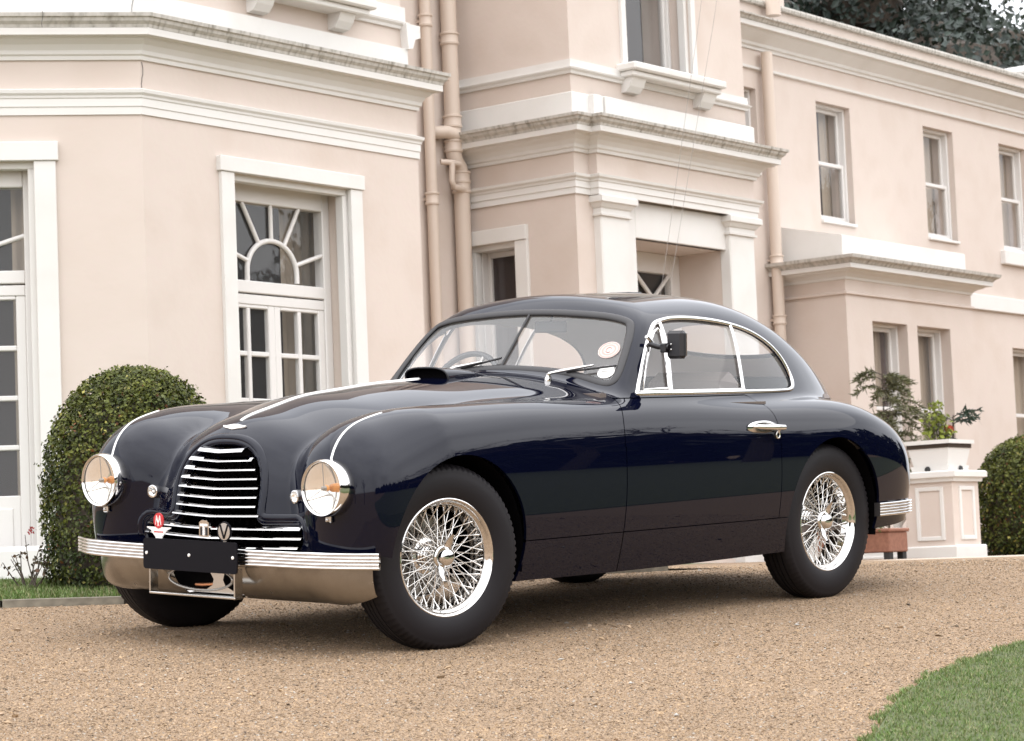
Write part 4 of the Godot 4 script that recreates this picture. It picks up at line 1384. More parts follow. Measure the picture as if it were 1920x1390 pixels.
	g.box(Vector3(20.25, 2.70, wv - 0.02), Vector3(20.5, 2.92, wv + 0.02), 0.004)
	put("wall_vent", g, M.stucco, H)
	# ---- bay of the wing
	var bu := 16.87
	var bv := -7.45
	var be := 19.76
	var x6 := Transform3D(Basis.IDENTITY, Vector3(bu, 0, bv))
	g = Geo.new()
	wall_sheet(g, x6, be - bu, y0, 3.6, [[0.55, 1.0, 1.33, 2.91], [1.56, 1.0, 2.34, 2.91]], 0.3)
	for u in [bu, be]: g.quad(Vector3(u, y0, bv), Vector3(u, 3.6, bv), Vector3(u, 3.6, wv), Vector3(u, y0, wv))
	put("bay_wall", g, M.stucco, H)
	for k in 2: sash_window(H, x6 * Transform3D(Basis.IDENTITY, Vector3([0.55, 1.56][k], 1.0, 0)), 0.78, 1.91, 0.15, 0.4)
	var bp := PackedVector2Array([Vector2(bu, wv), Vector2(bu, bv), Vector2(be, bv), Vector2(be, wv)])
	g = Geo.new()
	g.sweep(bp, PackedVector2Array([Vector2(0, 3.34), Vector2(0.015, 3.345), Vector2(0.02, 3.37), Vector2(0.06, 3.40), Vector2(0.12, 3.42), Vector2(0.13, 3.435), Vector2(0.2, 3.44), Vector2(0.2, 3.49), Vector2(0, 3.491)]))
	put("bay_cornice", g, M.white_stucco, H)
	g = Geo.new()
	g.sweep(bp, PackedVector2Array([Vector2(0, 3.492), Vector2(0.205, 3.492), Vector2(0.23, 3.52), Vector2(0.27, 3.54), Vector2(0.28, 3.575), Vector2(0, 3.59)]))
	g.box(Vector3(bu, 3.5, wv), Vector3(be, 3.58, bv))
	put("bay_roof", g, M.weathered_stone, H)
	g = Geo.new()
	g.sweep(bp, PackedVector2Array([Vector2(0, 3.175), Vector2(0.03, 3.18), Vector2(0.03, 3.20), Vector2(0, 3.215)]))
	put("bay_string_course", g, M.stucco, H)
	g = Geo.new()
	g.prism(PackedVector2Array([Vector2(0.03, 3.57), Vector2(0.03, 3.835), Vector2(0.06, 3.845), Vector2(0.9, 4.03), Vector2(0.9, 3.57)]), be - bu - 0.06, Transform3D(Basis(Vector3(0, 0, -1), Vector3.UP, Vector3(1, 0, 0)), Vector3(bu + 0.03, 0, bv)))
	put("bay_parapet", g, M.white_stucco, H)
	# overhead cables crossing the porch
	var cb := hold("overhead_cables", self, HOUSE)
	for k in 2:
		g = Geo.new()
		g.tube(PackedVector3Array([Vector3(11.15 + 0.27 * k, 7.2, pv + 0.6), Vector3(10.62 + 0.22 * k, 4.9, pv + 0.5), Vector3(9.78 + 0.08 * k, 1.6, pv + 0.35)]), 0.0022, 4)
		put("cable", g, M.cable_grey, cb)
	tag(cb, "two thin slanting overhead cables in front of the porch", "cable")
	# white stepped roof edge of another building, far right above the roof
	var o := hold("far_lantern_roof", self, HOUSE * Transform3D(Basis.IDENTITY, Vector3(34.3, 0.85, -14.0)))
	for k in 5:
		g = Geo.new()
		g.box(Vector3(-0.5 - 0.14 * [0, 1, 0, 2, 3][k], 7.0 + 0.2 * (5 - k), -1.5), Vector3(3.5, 7.0 + 0.2 * (5 - k) + 0.13, 1.5), 0.03)
		put("roof_slab", g, M.white_stucco, o)
	g = Geo.new()
	g.box(Vector3(-0.3, 0.0, -1.3), Vector3(3.3, 8.1, 1.3))
	put("wall", g, M.white_stucco, o)
	tag(o, "white louvred lantern roof of a further building at the far right above the parapet", "building")

# ---------------------------------------------------------------- car (own frame: x towards the tail from the front axle, y up, z to the near side)
class Spline:
	var x := PackedFloat64Array()
	var y := PackedFloat64Array()
	var m := PackedFloat64Array()
	var at := 0
	func _init(pts: Array):
		for p in pts: x.push_back(p[0]); y.push_back(p[1])
		var n := x.size()
		m.resize(n)
		var u := PackedFloat64Array()
		u.resize(n)
		for i in range(1, n - 1):
			var s := (x[i] - x[i - 1]) / (x[i + 1] - x[i - 1])
			var p := s * m[i - 1] + 2.0
			m[i] = (s - 1.0) / p
			u[i] = (6.0 * ((y[i + 1] - y[i]) / (x[i + 1] - x[i]) - (y[i] - y[i - 1]) / (x[i] - x[i - 1])) / (x[i + 1] - x[i - 1]) - s * u[i - 1]) / p
		m[n - 1] = 0.0
		for i in range(n - 2, -1, -1): m[i] = m[i] * m[i + 1] + u[i] if i > 0 else 0.0
	func v(q: float) -> float:
		var n := x.size()
		q = clampf(q, x[0], x[n - 1])
		var i := at
		while i > 0 and q < x[i]: i -= 1
		while i < n - 2 and q > x[i + 1]: i += 1
		at = i
		var h := x[i + 1] - x[i]
		var a := (x[i + 1] - q) / h
		var b := 1.0 - a
		return a * y[i] + b * y[i + 1] + ((a * a * a - a) * m[i] + (b * b * b - b) * m[i + 1]) * h * h / 6.0

var c_w := Spline.new([[-.6, .69], [-.5, .782], [-.35, .81], [-.15, .813], [.1, .815], [.6, .813], [1.2, .812], [2.0, .815], [2.5, .818], [2.9, .812], [3.15, .785], [3.3, .745], [3.45, .66], [3.6, .48]])
var c_hc := Spline.new([[-.6, .66], [-.45, .765], [-.395, .812], [-.354, .838], [-.2, .889], [-.03, .931], [.15, .954], [.39, .978], [.58, .989], [.9, 1.006], [1.2, 1.0], [1.6, .96], [2.5, .93], [3.0, .86], [3.3, .74], [3.5, .6]])
var c_fc := Spline.new([[-.6, .60], [-.5, .737], [-.44, .792], [-.377, .831], [-.265, .868], [-.186, .883], [-.05, .896], [.137, .902], [.5, .91], [.9, .905], [1.2, .905], [1.6, .90], [2.1, .885], [2.5, .885], [2.75, .873], [3.0, .828], [3.2, .76], [3.35, .68], [3.5, .56]])
var c_sf := Spline.new([[-.6, .585], [-.2, .60], [.4, .62], [1.0, .64], [2.0, .64], [2.6, .62], [3.0, .56], [3.4, .46], [3.6, .4]])
var c_ha := Spline.new([[-.6, 1.1], [-.3, .9], [0, .62], [.5, .38], [1.0, .25], [1.5, .2], [2.5, .2], [3.5, .3]])
var c_fb := Spline.new([[-.6, 1.8], [-.2, 1.6], [.3, 1.2], [.8, .9], [1.2, .7], [2.2, .7], [2.6, 1.0], [3.5, 1.2]])
var c_rc := Spline.new([[.9, 1.34], [1.2, 1.34], [1.5, 1.35], [1.8, 1.362], [2.05, 1.361], [2.3, 1.330], [2.55, 1.262], [2.8, 1.160], [3.0, 1.052], [3.2, .925], [3.35, .82], [3.5, .69]])
var c_cw := Spline.new([[.9, .69], [1.2, .70], [1.5, .705], [1.9, .685], [2.3, .645], [2.6, .585], [2.85, .50], [3.1, .38], [3.3, .27], [3.5, .16]])
var c_ct := Spline.new([[.9, .34], [1.5, .38], [2.2, .42], [2.7, .5], [3.3, .5]])
var c_shut := Spline.new([[0.0, 1.05], [.25, 1.066], [.4, 1.086], [.533, 1.093], [.638, 1.082], [.705, 1.064], [.765, 1.030], [.795, 1.004], [.9, 1.0]])
var k_x := -99.0
var kw := 0.0
var khc := 0.0
var kfc := 0.0
var ksf := 0.0
var kha := 0.0
var kfb := 0.0
var krc := 0.0
var kcw := 0.0
var kct := 0.0

func smax(a: float, b: float, k: float) -> float:
	var h := k - absf(a - b)
	if h <= 0.0: return a if a > b else b
	h /= k
	return (a if a > b else b) + h * h * h * k / 6.0

func at_x(x: float):
	if x == k_x: return
	k_x = x
	kw = c_w.v(x); khc = c_hc.v(x); kfc = c_fc.v(x); ksf = c_sf.v(x); kha = c_ha.v(x); kfb = c_fb.v(x); krc = c_rc.v(x); kcw = c_cw.v(x); kct = c_ct.v(x)

func f_cabin(x: float, y: float, s: float) -> float:
	at_x(x)
	var t := maxf(y - .92, -.06)
	var f := smax(y - (krc - .22 * s * s), s - (kcw - kct * t * .75 - .25 * t * absf(t)), .20)
	f = smax(f, ((1.178 + (y - 1.044) * .858 + .11 * s * s) - x) * .76, .09)
	return smax(f, x - 3.5, .05)

func f_lower(x: float, y: float, s: float) -> float:
	at_x(x)
	var d := y - .60
	var side := kw - ((.25 + 2.2 * clampf((-.05 - x) / .45, 0, 1)) * d * d if d > 0 else .42 * d * d)
	var f := smax(y - smax(khc - kha * s * s, kfc - kfb * (s - ksf) * (s - ksf), .07), s - side, .20)
	if x < .5:
		var xg := -.455 - .06 * clampf((.74 - y) / .32, -1, 1.6) + .55 * s * s
		var xf := -.475 + .3 * (y - .55) * (y - .55) + 1.2 * (s - .6) * (s - .6)
		f = smax(f, -smax(-xg, -xf, .05) - x, .16)
	if x > 2.0:
		f = smax(f, x - (3.48 - .6 * (y - .47) * (y - .47) - .22 * s * s - .25 * s * s * s * s), .22)
	return f

func f_body(x: float, y: float, s: float) -> float:
	return -smax(-f_lower(x, y, s), -f_cabin(x, y, s), .07)

func grad(p: Vector3) -> Vector3:
	var e := 0.002
	var s := absf(p.z)
	var g := Vector3(f_body(p.x + e, p.y, s) - f_body(p.x - e, p.y, s), f_body(p.x, p.y + e, s) - f_body(p.x, p.y - e, s), f_body(p.x, p.y, s + e) - f_body(p.x, p.y, maxf(s - e, 0.0)))
	g.z *= signf(p.z)
	return g.normalized()

# a point on the body, sought from `from` along `dir`
func skin(from: Vector3, dir: Vector3, reach := 1.2, cab := false) -> Vector3:
	var n := 120
	var a := 0.0
	for i in range(1, n + 1):
		var b := reach * i / n
		var p := from + dir * b
		var f := f_cabin(p.x, p.y, absf(p.z)) if cab else f_body(p.x, p.y, absf(p.z))
		if f < 0.0:
			for k in 26:
				var m := (a + b) / 2
				p = from + dir * m
				f = f_cabin(p.x, p.y, absf(p.z)) if cab else f_body(p.x, p.y, absf(p.z))
				if f < 0.0: b = m
				else: a = m
			return from + dir * b
		a = b
	return from + dir * reach
func on_side(x: float, y: float, z := 1.0) -> Vector3: return skin(Vector3(x, y, z), Vector3(0, 0, -signf(z)), 1.0)
func on_top(x: float, z: float) -> Vector3: return skin(Vector3(x, 1.5, z), Vector3.DOWN, 1.2)
func on_nose(y: float, z: float) -> Vector3: return skin(Vector3(-1.0, y, z), Vector3.RIGHT, 1.3)
func on_screen(y: float, z: float) -> Vector3: return skin(Vector3(0.85, y, z), Vector3.RIGHT, 1.0, true)

# body surface as one list of points and normals, cut into panels by scalar functions
var bv := PackedVector3Array()
var bn := PackedVector3Array()

func split(idx: PackedInt32Array, g: Callable, seam: Array) -> Array:
	var val := PackedFloat32Array()
	val.resize(bv.size())
	var known := PackedByteArray()
	known.resize(bv.size())
	var inn := PackedInt32Array()
	var out := PackedInt32Array()
	var cache := {}
	for k in range(0, idx.size(), 3):
		var q := [idx[k], idx[k + 1], idx[k + 2]]
		var pos := 0
		for i: int in q:
			if known[i] == 0:
				known[i] = 1
				val[i] = g.call(bv[i])
			if val[i] >= 0.0: pos += 1
		if pos == 3: inn.append_array(q)
		elif pos == 0: out.append_array(q)
		else:
			var lone := 0
			for j in 3:
				if (val[q[j]] >= 0.0) == (pos == 1): lone = j
			var a: int = q[lone]
			var b: int = q[(lone + 1) % 3]
			var c: int = q[(lone + 2) % 3]
			var e := []
			for o: int in [b, c]:
				var key := Vector2i(mini(a, o), maxi(a, o))
				if not cache.has(key):
					var t := val[a] / (val[a] - val[o])
					bv.push_back(bv[a].lerp(bv[o], t))
					bn.push_back(bn[a].lerp(bn[o], t).normalized())
					cache[key] = bv.size() - 1
				e.append(cache[key])
			var one := PackedInt32Array([a, e[0], e[1]])
			var two := PackedInt32Array([e[0], b, c, e[0], c, e[1]])
			if pos == 1:
				inn.append_array(one); out.append_array(two)
			else:
				out.append_array(one); inn.append_array(two)
			seam.append([e[0], e[1]])
	return [inn, out]

func panel(idx: PackedInt32Array, seams: Array, sides: Array, lip := 0.012, shift := 0.0) -> Geo:
	var g := Geo.new()
	for s: float in sides:
		var re := {}
		for i in idx:
			if not re.has(i):
				var p := bv[i] - bn[i] * shift
				re[i] = g.vert(Vector3(p.x, p.y, p.z * s), Vector3(bn[i].x, bn[i].y, bn[i].z * s))
			g.t.push_back(re[i])
		for seam in seams:
			for e in seam:
				if not re.has(e[0]) or not re.has(e[1]): continue
				var a := bv[e[0]]
				var b := bv[e[1]]
				var c := b - bn[e[1]] * lip
				var d := a - bn[e[0]] * lip
				for p in [0]:
					g.quad(Vector3(a.x, a.y, a.z * s), Vector3(b.x, b.y, b.z * s), Vector3(c.x, c.y, c.z * s), Vector3(d.x, d.y, d.z * s))
	return g

func round_off(pts: Array, times := 2) -> PackedVector2Array:
	var p := PackedVector2Array()
	for q in pts: p.push_back(Vector2(q[0], q[1]))
	for t in times:
		var o := PackedVector2Array()
		var n := p.size()
		for i in n:
			o.push_back(p[i])
			o.push_back((p[i] + p[(i + 1) % n]) * 0.5625 - (p[(i - 1 + n) % n] + p[(i + 2) % n]) * 0.0625)
		p = o
	return p

func inset(p: PackedVector2Array, d: float) -> PackedVector2Array:
	return Geometry2D.offset_polygon(p, -d, Geometry2D.JOIN_ROUND)[0]

func poly_gap(p: Vector2, poly: PackedVector2Array) -> float:
	var best := 1e9
	var n := poly.size()
	for i in n:
		var a := poly[i]
		var d := poly[(i + 1) % n] - a
		var h := clampf((p - a).dot(d) / d.length_squared(), 0, 1)
		best = minf(best, (p - a - d * h).length_squared())
	return sqrt(best) * (-1.0 if Geometry2D.is_point_in_polygon(p, poly) else 1.0)

func grille_gap(y: float, s: float) -> float:
	# negative inside the grille mouth
	var v := maxf(y - .555, 0.0) / .222
	var e := (pow(pow(s / .232, 2.5) + pow(v, 2.5), 1.0 / 2.5) - 1.0) * .215
	if y < .42: e = maxf(e, .42 - y)
	var q := Vector2(s - .395, absf(y - .425) - .012)
	var lo := Vector2(maxf(q.x, 0), maxf(q.y, 0)).length() + minf(maxf(q.x, q.y), 0.0) - .045
	return -smax(-e, -lo, .03)

const SIDE := [[1.192, .918], [1.21, .945], [1.257, 1.009], [1.325, 1.097], [1.390, 1.165], [1.471, 1.222], [1.56, 1.243], [1.659, 1.252], [1.809, 1.251], [2.006, 1.236], [2.207, 1.200], [2.362, 1.140], [2.449, 1.066], [2.482, .990], [2.476, .946], [2.43, .918], [2.30, .912], [2.003, .912], [1.577, .914], [1.314, .916]]
const SCREEN := [[.0, 1.020], [.17, 1.015], [.33, 1.003], [.44, .986], [.54, .963], [.592, .955], [.622, .966], [.632, 1.002], [.617, 1.077], [.590, 1.163], [.562, 1.215], [.526, 1.240], [.434, 1.260], [.3, 1.273], [.15, 1.282], [.0, 1.285]]

func make_body(car: Node3D):
	var th := PackedFloat32Array()
	var nc := 136
	for c in nc + 1: th.push_back(deg_to_rad(lerpf(-33.0, 90.0, float(c) / nc)))
	var rows := []
	for r in 60: rows.append([0.15, deg_to_rad(-lerpf(86.0, 0.0, float(r) / 60.0))])
	for r in 141: rows.append([lerpf(0.15, 2.72, r / 140.0), 0.0])
	for r in range(1, 57): rows.append([2.72, deg_to_rad(89.0 * r / 56.0)])
	var nr := rows.size()
	bv.clear(); bn.clear()
	bv.resize(nr * (nc + 1)); bn.resize(nr * (nc + 1))
	for r in nr:
		var o := Vector3(rows[r][0], 0.55, 0.0)
		var sp := sin(rows[r][1])
		var cp := cos(rows[r][1])
		var t := 0.7
		for c in nc + 1:
			var d := Vector3(sp, cp * sin(th[c]), cp * cos(th[c]))
			if c == nc: d.z = 0.0
			if c == 0 and r > 0: t = (bv[(r - 1) * (nc + 1)] - o).length()
			var a := t - 0.02
			var b := t + 0.02
			var fa := f_body(o.x + d.x * a, o.y + d.y * a, d.z * a)
			var fb := f_body(o.x + d.x * b, o.y + d.y * b, d.z * b)
			var guard := 0
			while fa > 0.0 and guard < 60:
				b = a; fb = fa; a -= 0.03; guard += 1
				fa = f_body(o.x + d.x * a, o.y + d.y * a, d.z * a)
			while fb < 0.0 and guard < 120:
				a = b; fa = fb; b += 0.03; guard += 1
				fb = f_body(o.x + d.x * b, o.y + d.y * b, d.z * b)
			var side := 0
			for k in 14:
				var m := (a * fb - b * fa) / (fb - fa)
				var fm := f_body(o.x + d.x * m, o.y + d.y * m, d.z * m)
				if absf(fm) < 2e-6:
					a = m; b = m
					break
				if fm < 0.0:
					a = m; fa = fm
					if side == 1: fb *= 0.5
					side = 1
				else:
					b = m; fb = fm
					if side == 2: fa *= 0.5
					side = 2
			t = (a + b) / 2
			bv[r * (nc + 1) + c] = o + d * t
	for r in nr:
		for c in nc + 1:
			var i := r * (nc + 1) + c
			var du := bv[mini(r + 1, nr - 1) * (nc + 1) + c] - bv[maxi(r - 1, 0) * (nc + 1) + c]
			var dv := bv[r * (nc + 1) + mini(c + 1, nc)] - bv[r * (nc + 1) + maxi(c - 1, 0)]
			var n := du.cross(dv)
			if c == nc: n.z = 0.0
			n = n.normalized()
			if n.dot(bv[i] - Vector3(rows[r][0], .55, 0)) < 0.0: n = -n
			bn[i] = n
	var all := PackedInt32Array()
	for r in nr - 1:
		for c in nc:
			var a := r * (nc + 1) + c
			var b := a + nc + 1
			all.append_array([a, b, b + 1, a, b + 1, a + 1])

	var low := Spline.new([[-.7, .345], [-.30, .345], [-.2, .30], [.3, .225], [.5, .222], [2.2, .226], [2.5, .24], [2.84, .285], [3.1, .30], [3.3, .325], [3.6, .36]])
	var side_p := round_off(SIDE)
	var side_hole := inset(side_p, 0.014)
	var full := SCREEN.duplicate()
	for i in range(SCREEN.size() - 2, 0, -1): full.append([-SCREEN[i][0], SCREEN[i][1]])
	var scr_p := round_off(full)
	if Geometry2D.is_polygon_clockwise(scr_p): scr_p.reverse()
	var scr_hole := inset(scr_p, 0.014)
	var s_low := []
	var s_mouth := []
	var s_arch := []
	var s_win := []
	var s_scr := []
	var s_rear := []
	var s_gap := []
	var s_sill := []
	var s_door := []
	all = split(all, func(p): return p.y - low.v(p.x), s_low)[0]
	all = split(all, func(p): return grille_gap(p.y, p.z) if p.x < -.25 else 1.0, s_mouth)[0]
	all = split(all, func(p): return minf(Vector2(p.x - .03, p.y - .352).length() - .366, Vector2(p.x - 2.512, p.y - .352).length() - .362) if p.z > .4 and p.y < .8 else .5, s_arch)[0]
	var q := split(all, func(p): return poly_gap(Vector2(p.x, p.y), side_hole) if p.y > .88 and p.z > .3 and p.x > 1.1 and p.x < 2.6 else 1.0, s_win)
	all = q[0]
	var side_glass: PackedInt32Array = q[1]
	q = split(all, func(p): return poly_gap(Vector2(p.z, p.y), scr_hole) if p.x > 1.0 and p.x < 1.55 and p.y > .94 and p.z < .68 else 1.0, s_scr)
	all = q[0]
	var screen_glass: PackedInt32Array = q[1]
	q = split(all, func(p): return sqrt(pow(p.z / .34, 2.0) + pow((p.x - 2.79) / .17, 2.0)) - 1.0 if p.x > 2.5 and p.y > 1.0 else 1.0, s_rear)
	all = q[0]
	var rear_glass: PackedInt32Array = q[1]
	var shut := func(p: Vector3) -> float: return 1.0 if p.y < .72 else c_shut.v(p.z)
	q = split(all, func(p): return shut.call(p) - .0025 - p.x, s_gap)
	var nose: PackedInt32Array = q[0]
	var rest: PackedInt32Array = split(q[1], func(p): return p.x - .0025 - shut.call(p), s_gap)[0]
	# lower valance panel between the wheels
	q = split(nose, func(p): return .3755 - p.y if p.x > .1 else -1.0, s_sill)
	var sill1: PackedInt32Array = q[0]
	nose = split(q[1], func(p): return p.y - .3795 if p.x > .1 else 1.0, s_sill)[0]
	q = split(rest, func(p): return .3755 - p.y if p.x < 2.45 else -1.0, s_sill)
	var sill2: PackedInt32Array = q[0]
	rest = split(q[1], func(p): return p.y - .3795 if p.x < 2.45 else 1.0, s_sill)[0]
	var back := Spline.new([[.3, 2.078], [.66, 2.074], [.78, 2.07], [.84, 2.062], [.875, 2.045], [.905, 2.004], [.93, 1.95]])
	var door_f := func(p: Vector3) -> float: return minf(back.v(p.y) - p.x, .909 - p.y) if p.x < 2.3 else -1.0
	q = split(rest, func(p): return door_f.call(p) - .0022, s_door)
	var door: PackedInt32Array = q[0]
	rest = split(q[1], func(p): return -door_f.call(p) - .0022, s_door)[0]

	var sd := [1.0, -1.0]
	put("bonnet", panel(nose, [s_gap, s_sill, s_arch, s_low], sd), M.car_paint, car)
	put("body_shell", panel(rest, [s_gap, s_sill, s_arch, s_door, s_low, s_win, s_scr, s_rear], sd), M.car_paint, car)
	for s in sd:
		put("door", panel(door, [s_gap, s_sill, s_door], [s], 0.02), M.car_paint, car)
		put("sill", panel(sill1 + sill2, [s_sill, s_low, s_arch], [s]), M.car_paint, car)
		put("side_window", panel(side_glass, [], [s], 0.0, 0.010), M.car_glass, car)
	put("windscreen", panel(screen_glass, [], sd, 0.0, 0.006), M.car_glass, car)
	put("rear_window", panel(rear_glass, [], sd, 0.0, 0.006), M.car_glass, car)
	# cloth lining under the roof
	var lining: PackedInt32Array = split(rest, func(p): return p.y - .99 if p.x > 1.3 else -1.0, [])[0]
	put("headlining", panel(lining, [], sd, 0.0, 0.014), M.headlining, car)
	# rolled edge round the grille mouth: out on the skin, in and back towards the grille
	var g := Geo.new()
	for s in sd:
		for e in s_mouth:
			var strip := []
			for i: int in e:
				var p := bv[i]
				var d := Vector2(grille_gap(p.y + .002, p.z) - grille_gap(p.y - .002, p.z), grille_gap(p.y, p.z + .002) - grille_gap(p.y, maxf(p.z - .002, 0.0))).normalized()
				var inw := Vector3(0, -d.x, -d.y)
				var n := bn[i]
				var col := []
				for k in 7:
					var a := PI * 0.5 * k / 6.0
					var pp := p - n * (.012 * (1.0 - cos(a))) + inw * (.016 * sin(a)) if k < 6 else p + Vector3(.034, 0, 0) + inw * .026
					col.append([pp, (n * cos(a) + inw * -0.0 + Vector3(-.2, 0, 0) * sin(a) + inw * sin(a) * 0.9).normalized()])
				strip.append(col)
			for k in 6:
				var ids := []
				for w in [strip[0][k], strip[1][k], strip[1][k + 1], strip[0][k + 1]]:
					ids.append(g.vert(Vector3(w[0].x, w[0].y, w[0].z * s), Vector3(w[1].x, w[1].y, w[1].z * s)))
				g.t.append_array([ids[0], ids[1], ids[2], ids[0], ids[2], ids[3]])
	put("grille_surround", g, M.car_paint, car)
	# raised bead round the mouth
	var bead := PackedVector3Array()
	var bead_n := PackedVector3Array()
	for k in 121:
		var w := lerpf(-0.06, PI + 0.06, k / 120.0)
		var lo := 0.0
		var hi := 0.8
		for i in 22:
			var mid := (lo + hi) / 2
			if grille_gap(.432 + mid * sin(w), absf(mid * cos(w))) < .012: lo = mid
			else: hi = mid
		var p := on_nose(.432 + lo * sin(w), lo * cos(w))
		bead.push_back(p); bead_n.push_back(grad(p))
	g = Geo.new()
	g.ribbon(bead, bead_n, 0.030, 0.009, false, 8)
	put("grille_bead", g, M.car_paint, car)
	# trims of the windows
	for s: float in sd:
		var pts := PackedVector3Array()
		var nrm := PackedVector3Array()
		var sp := inset(side_p, 0.011)
		var first := 0
		for i in sp.size():
			var p := on_side(sp[i].x, sp[i].y, s)
			pts.push_back(p); nrm.push_back(grad(p))
		g = Geo.new()
		g.ribbon(pts, nrm, 0.021, 0.010, true)
		put("window_trim", g, M.chrome, car)
		# thick bright bar along the bottom, quarterlight post and door pillar
		g = Geo.new()
		pts.clear(); nrm.clear()
		for k in 25:
			var p := on_side(lerpf(1.215, 2.0, k / 24.0), .926, s)
			pts.push_back(p); nrm.push_back(Vector3(0, 0.15, s).normalized())
		g.ribbon(pts, nrm, 0.028, 0.008)
		put("window_sill_trim", g, M.chrome, car)
		for k in 2:
			g = Geo.new()
			pts.clear(); nrm.clear()
			var a: Vector2 = [Vector2(1.527, 1.222), Vector2(2.068, 1.214)][k]
			var b: Vector2 = [Vector2(1.437, .925), Vector2(1.990, .922)][k]
			for i in 13:
				var w := a.lerp(b, i / 12.0)
				var p := on_side(w.x, w.y, s)
				pts.push_back(p); nrm.push_back(grad(p))
			g.ribbon(pts, nrm, [0.024, 0.021][k], 0.008)
			put(["quarterlight_post", "door_pillar"][k], g, M.chrome, car)
		g = Geo.new()
		pts.clear(); nrm.clear()
		for w in [[1.255, .942], [1.30, 1.01], [1.345, 1.075], [1.40, 1.14], [1.45, 1.18], [1.487, 1.195], [1.497, 1.18], [1.475, 1.10], [1.45, 1.02], [1.428, .945]]:
			var p := on_side(w[0], w[1], s)
			pts.push_back(p); nrm.push_back(grad(p))
		g.ribbon(pts, nrm, 0.013, 0.006, true)
		put("quarterlight_frame", g, M.chrome, car)
	var pts := PackedVector3Array()
	var nrm := PackedVector3Array()
	for w in inset(scr_p, 0.013):
		var p := on_screen(w.y, w.x)
		pts.push_back(p); nrm.push_back(grad_cabin(p))
	g = Geo.new()
	g.ribbon(pts, nrm, 0.036, 0.010, true, 6)
	put("windscreen_seal", g, M.black_rubber, car)
	pts.clear(); nrm.clear()
	for k in 12:
		var p := on_screen(lerpf(1.03, 1.275, k / 11.0), 0.0)
		pts.push_back(p); nrm.push_back(grad_cabin(p))
	g = Geo.new()
	g.ribbon(pts, nrm, 0.013, 0.007)
	put("windscreen_divider", g, M.black_rubber, car)
	pts.clear(); nrm.clear()
	for k in 40:
		var w := TAU * k / 40.0
		var p := on_top(2.79 + .17 * cos(w), .34 * sin(w))
		pts.push_back(p); nrm.push_back(grad(p))
	g = Geo.new()
	g.ribbon(pts, nrm, 0.03, 0.008, true)
	put("rear_window_seal", g, M.black_rubber, car)

func grad_cabin(p: Vector3) -> Vector3:
	var e := 0.002
	var s := absf(p.z)
	var g := Vector3(f_cabin(p.x + e, p.y, s) - f_cabin(p.x - e, p.y, s), f_cabin(p.x, p.y + e, s) - f_cabin(p.x, p.y - e, s), f_cabin(p.x, p.y, s + e) - f_cabin(p.x, p.y, maxf(s - e, 0.0)))
	g.z *= signf(p.z)
	return g.normalized()

var tyre_mesh: ArrayMesh
var rim_mesh: ArrayMesh
var hub_mesh: ArrayMesh
var drum_mesh: ArrayMesh
var spoke_meshes := []
func spoke_between(a: Vector3, b: Vector3) -> Geo:
	var g := Geo.new()
	g.tube(PackedVector3Array([a, a.lerp(b, .90), a.lerp(b, .905), b]), PackedFloat32Array([.0021, .0021, .0036, .0036]), 6)
	return g

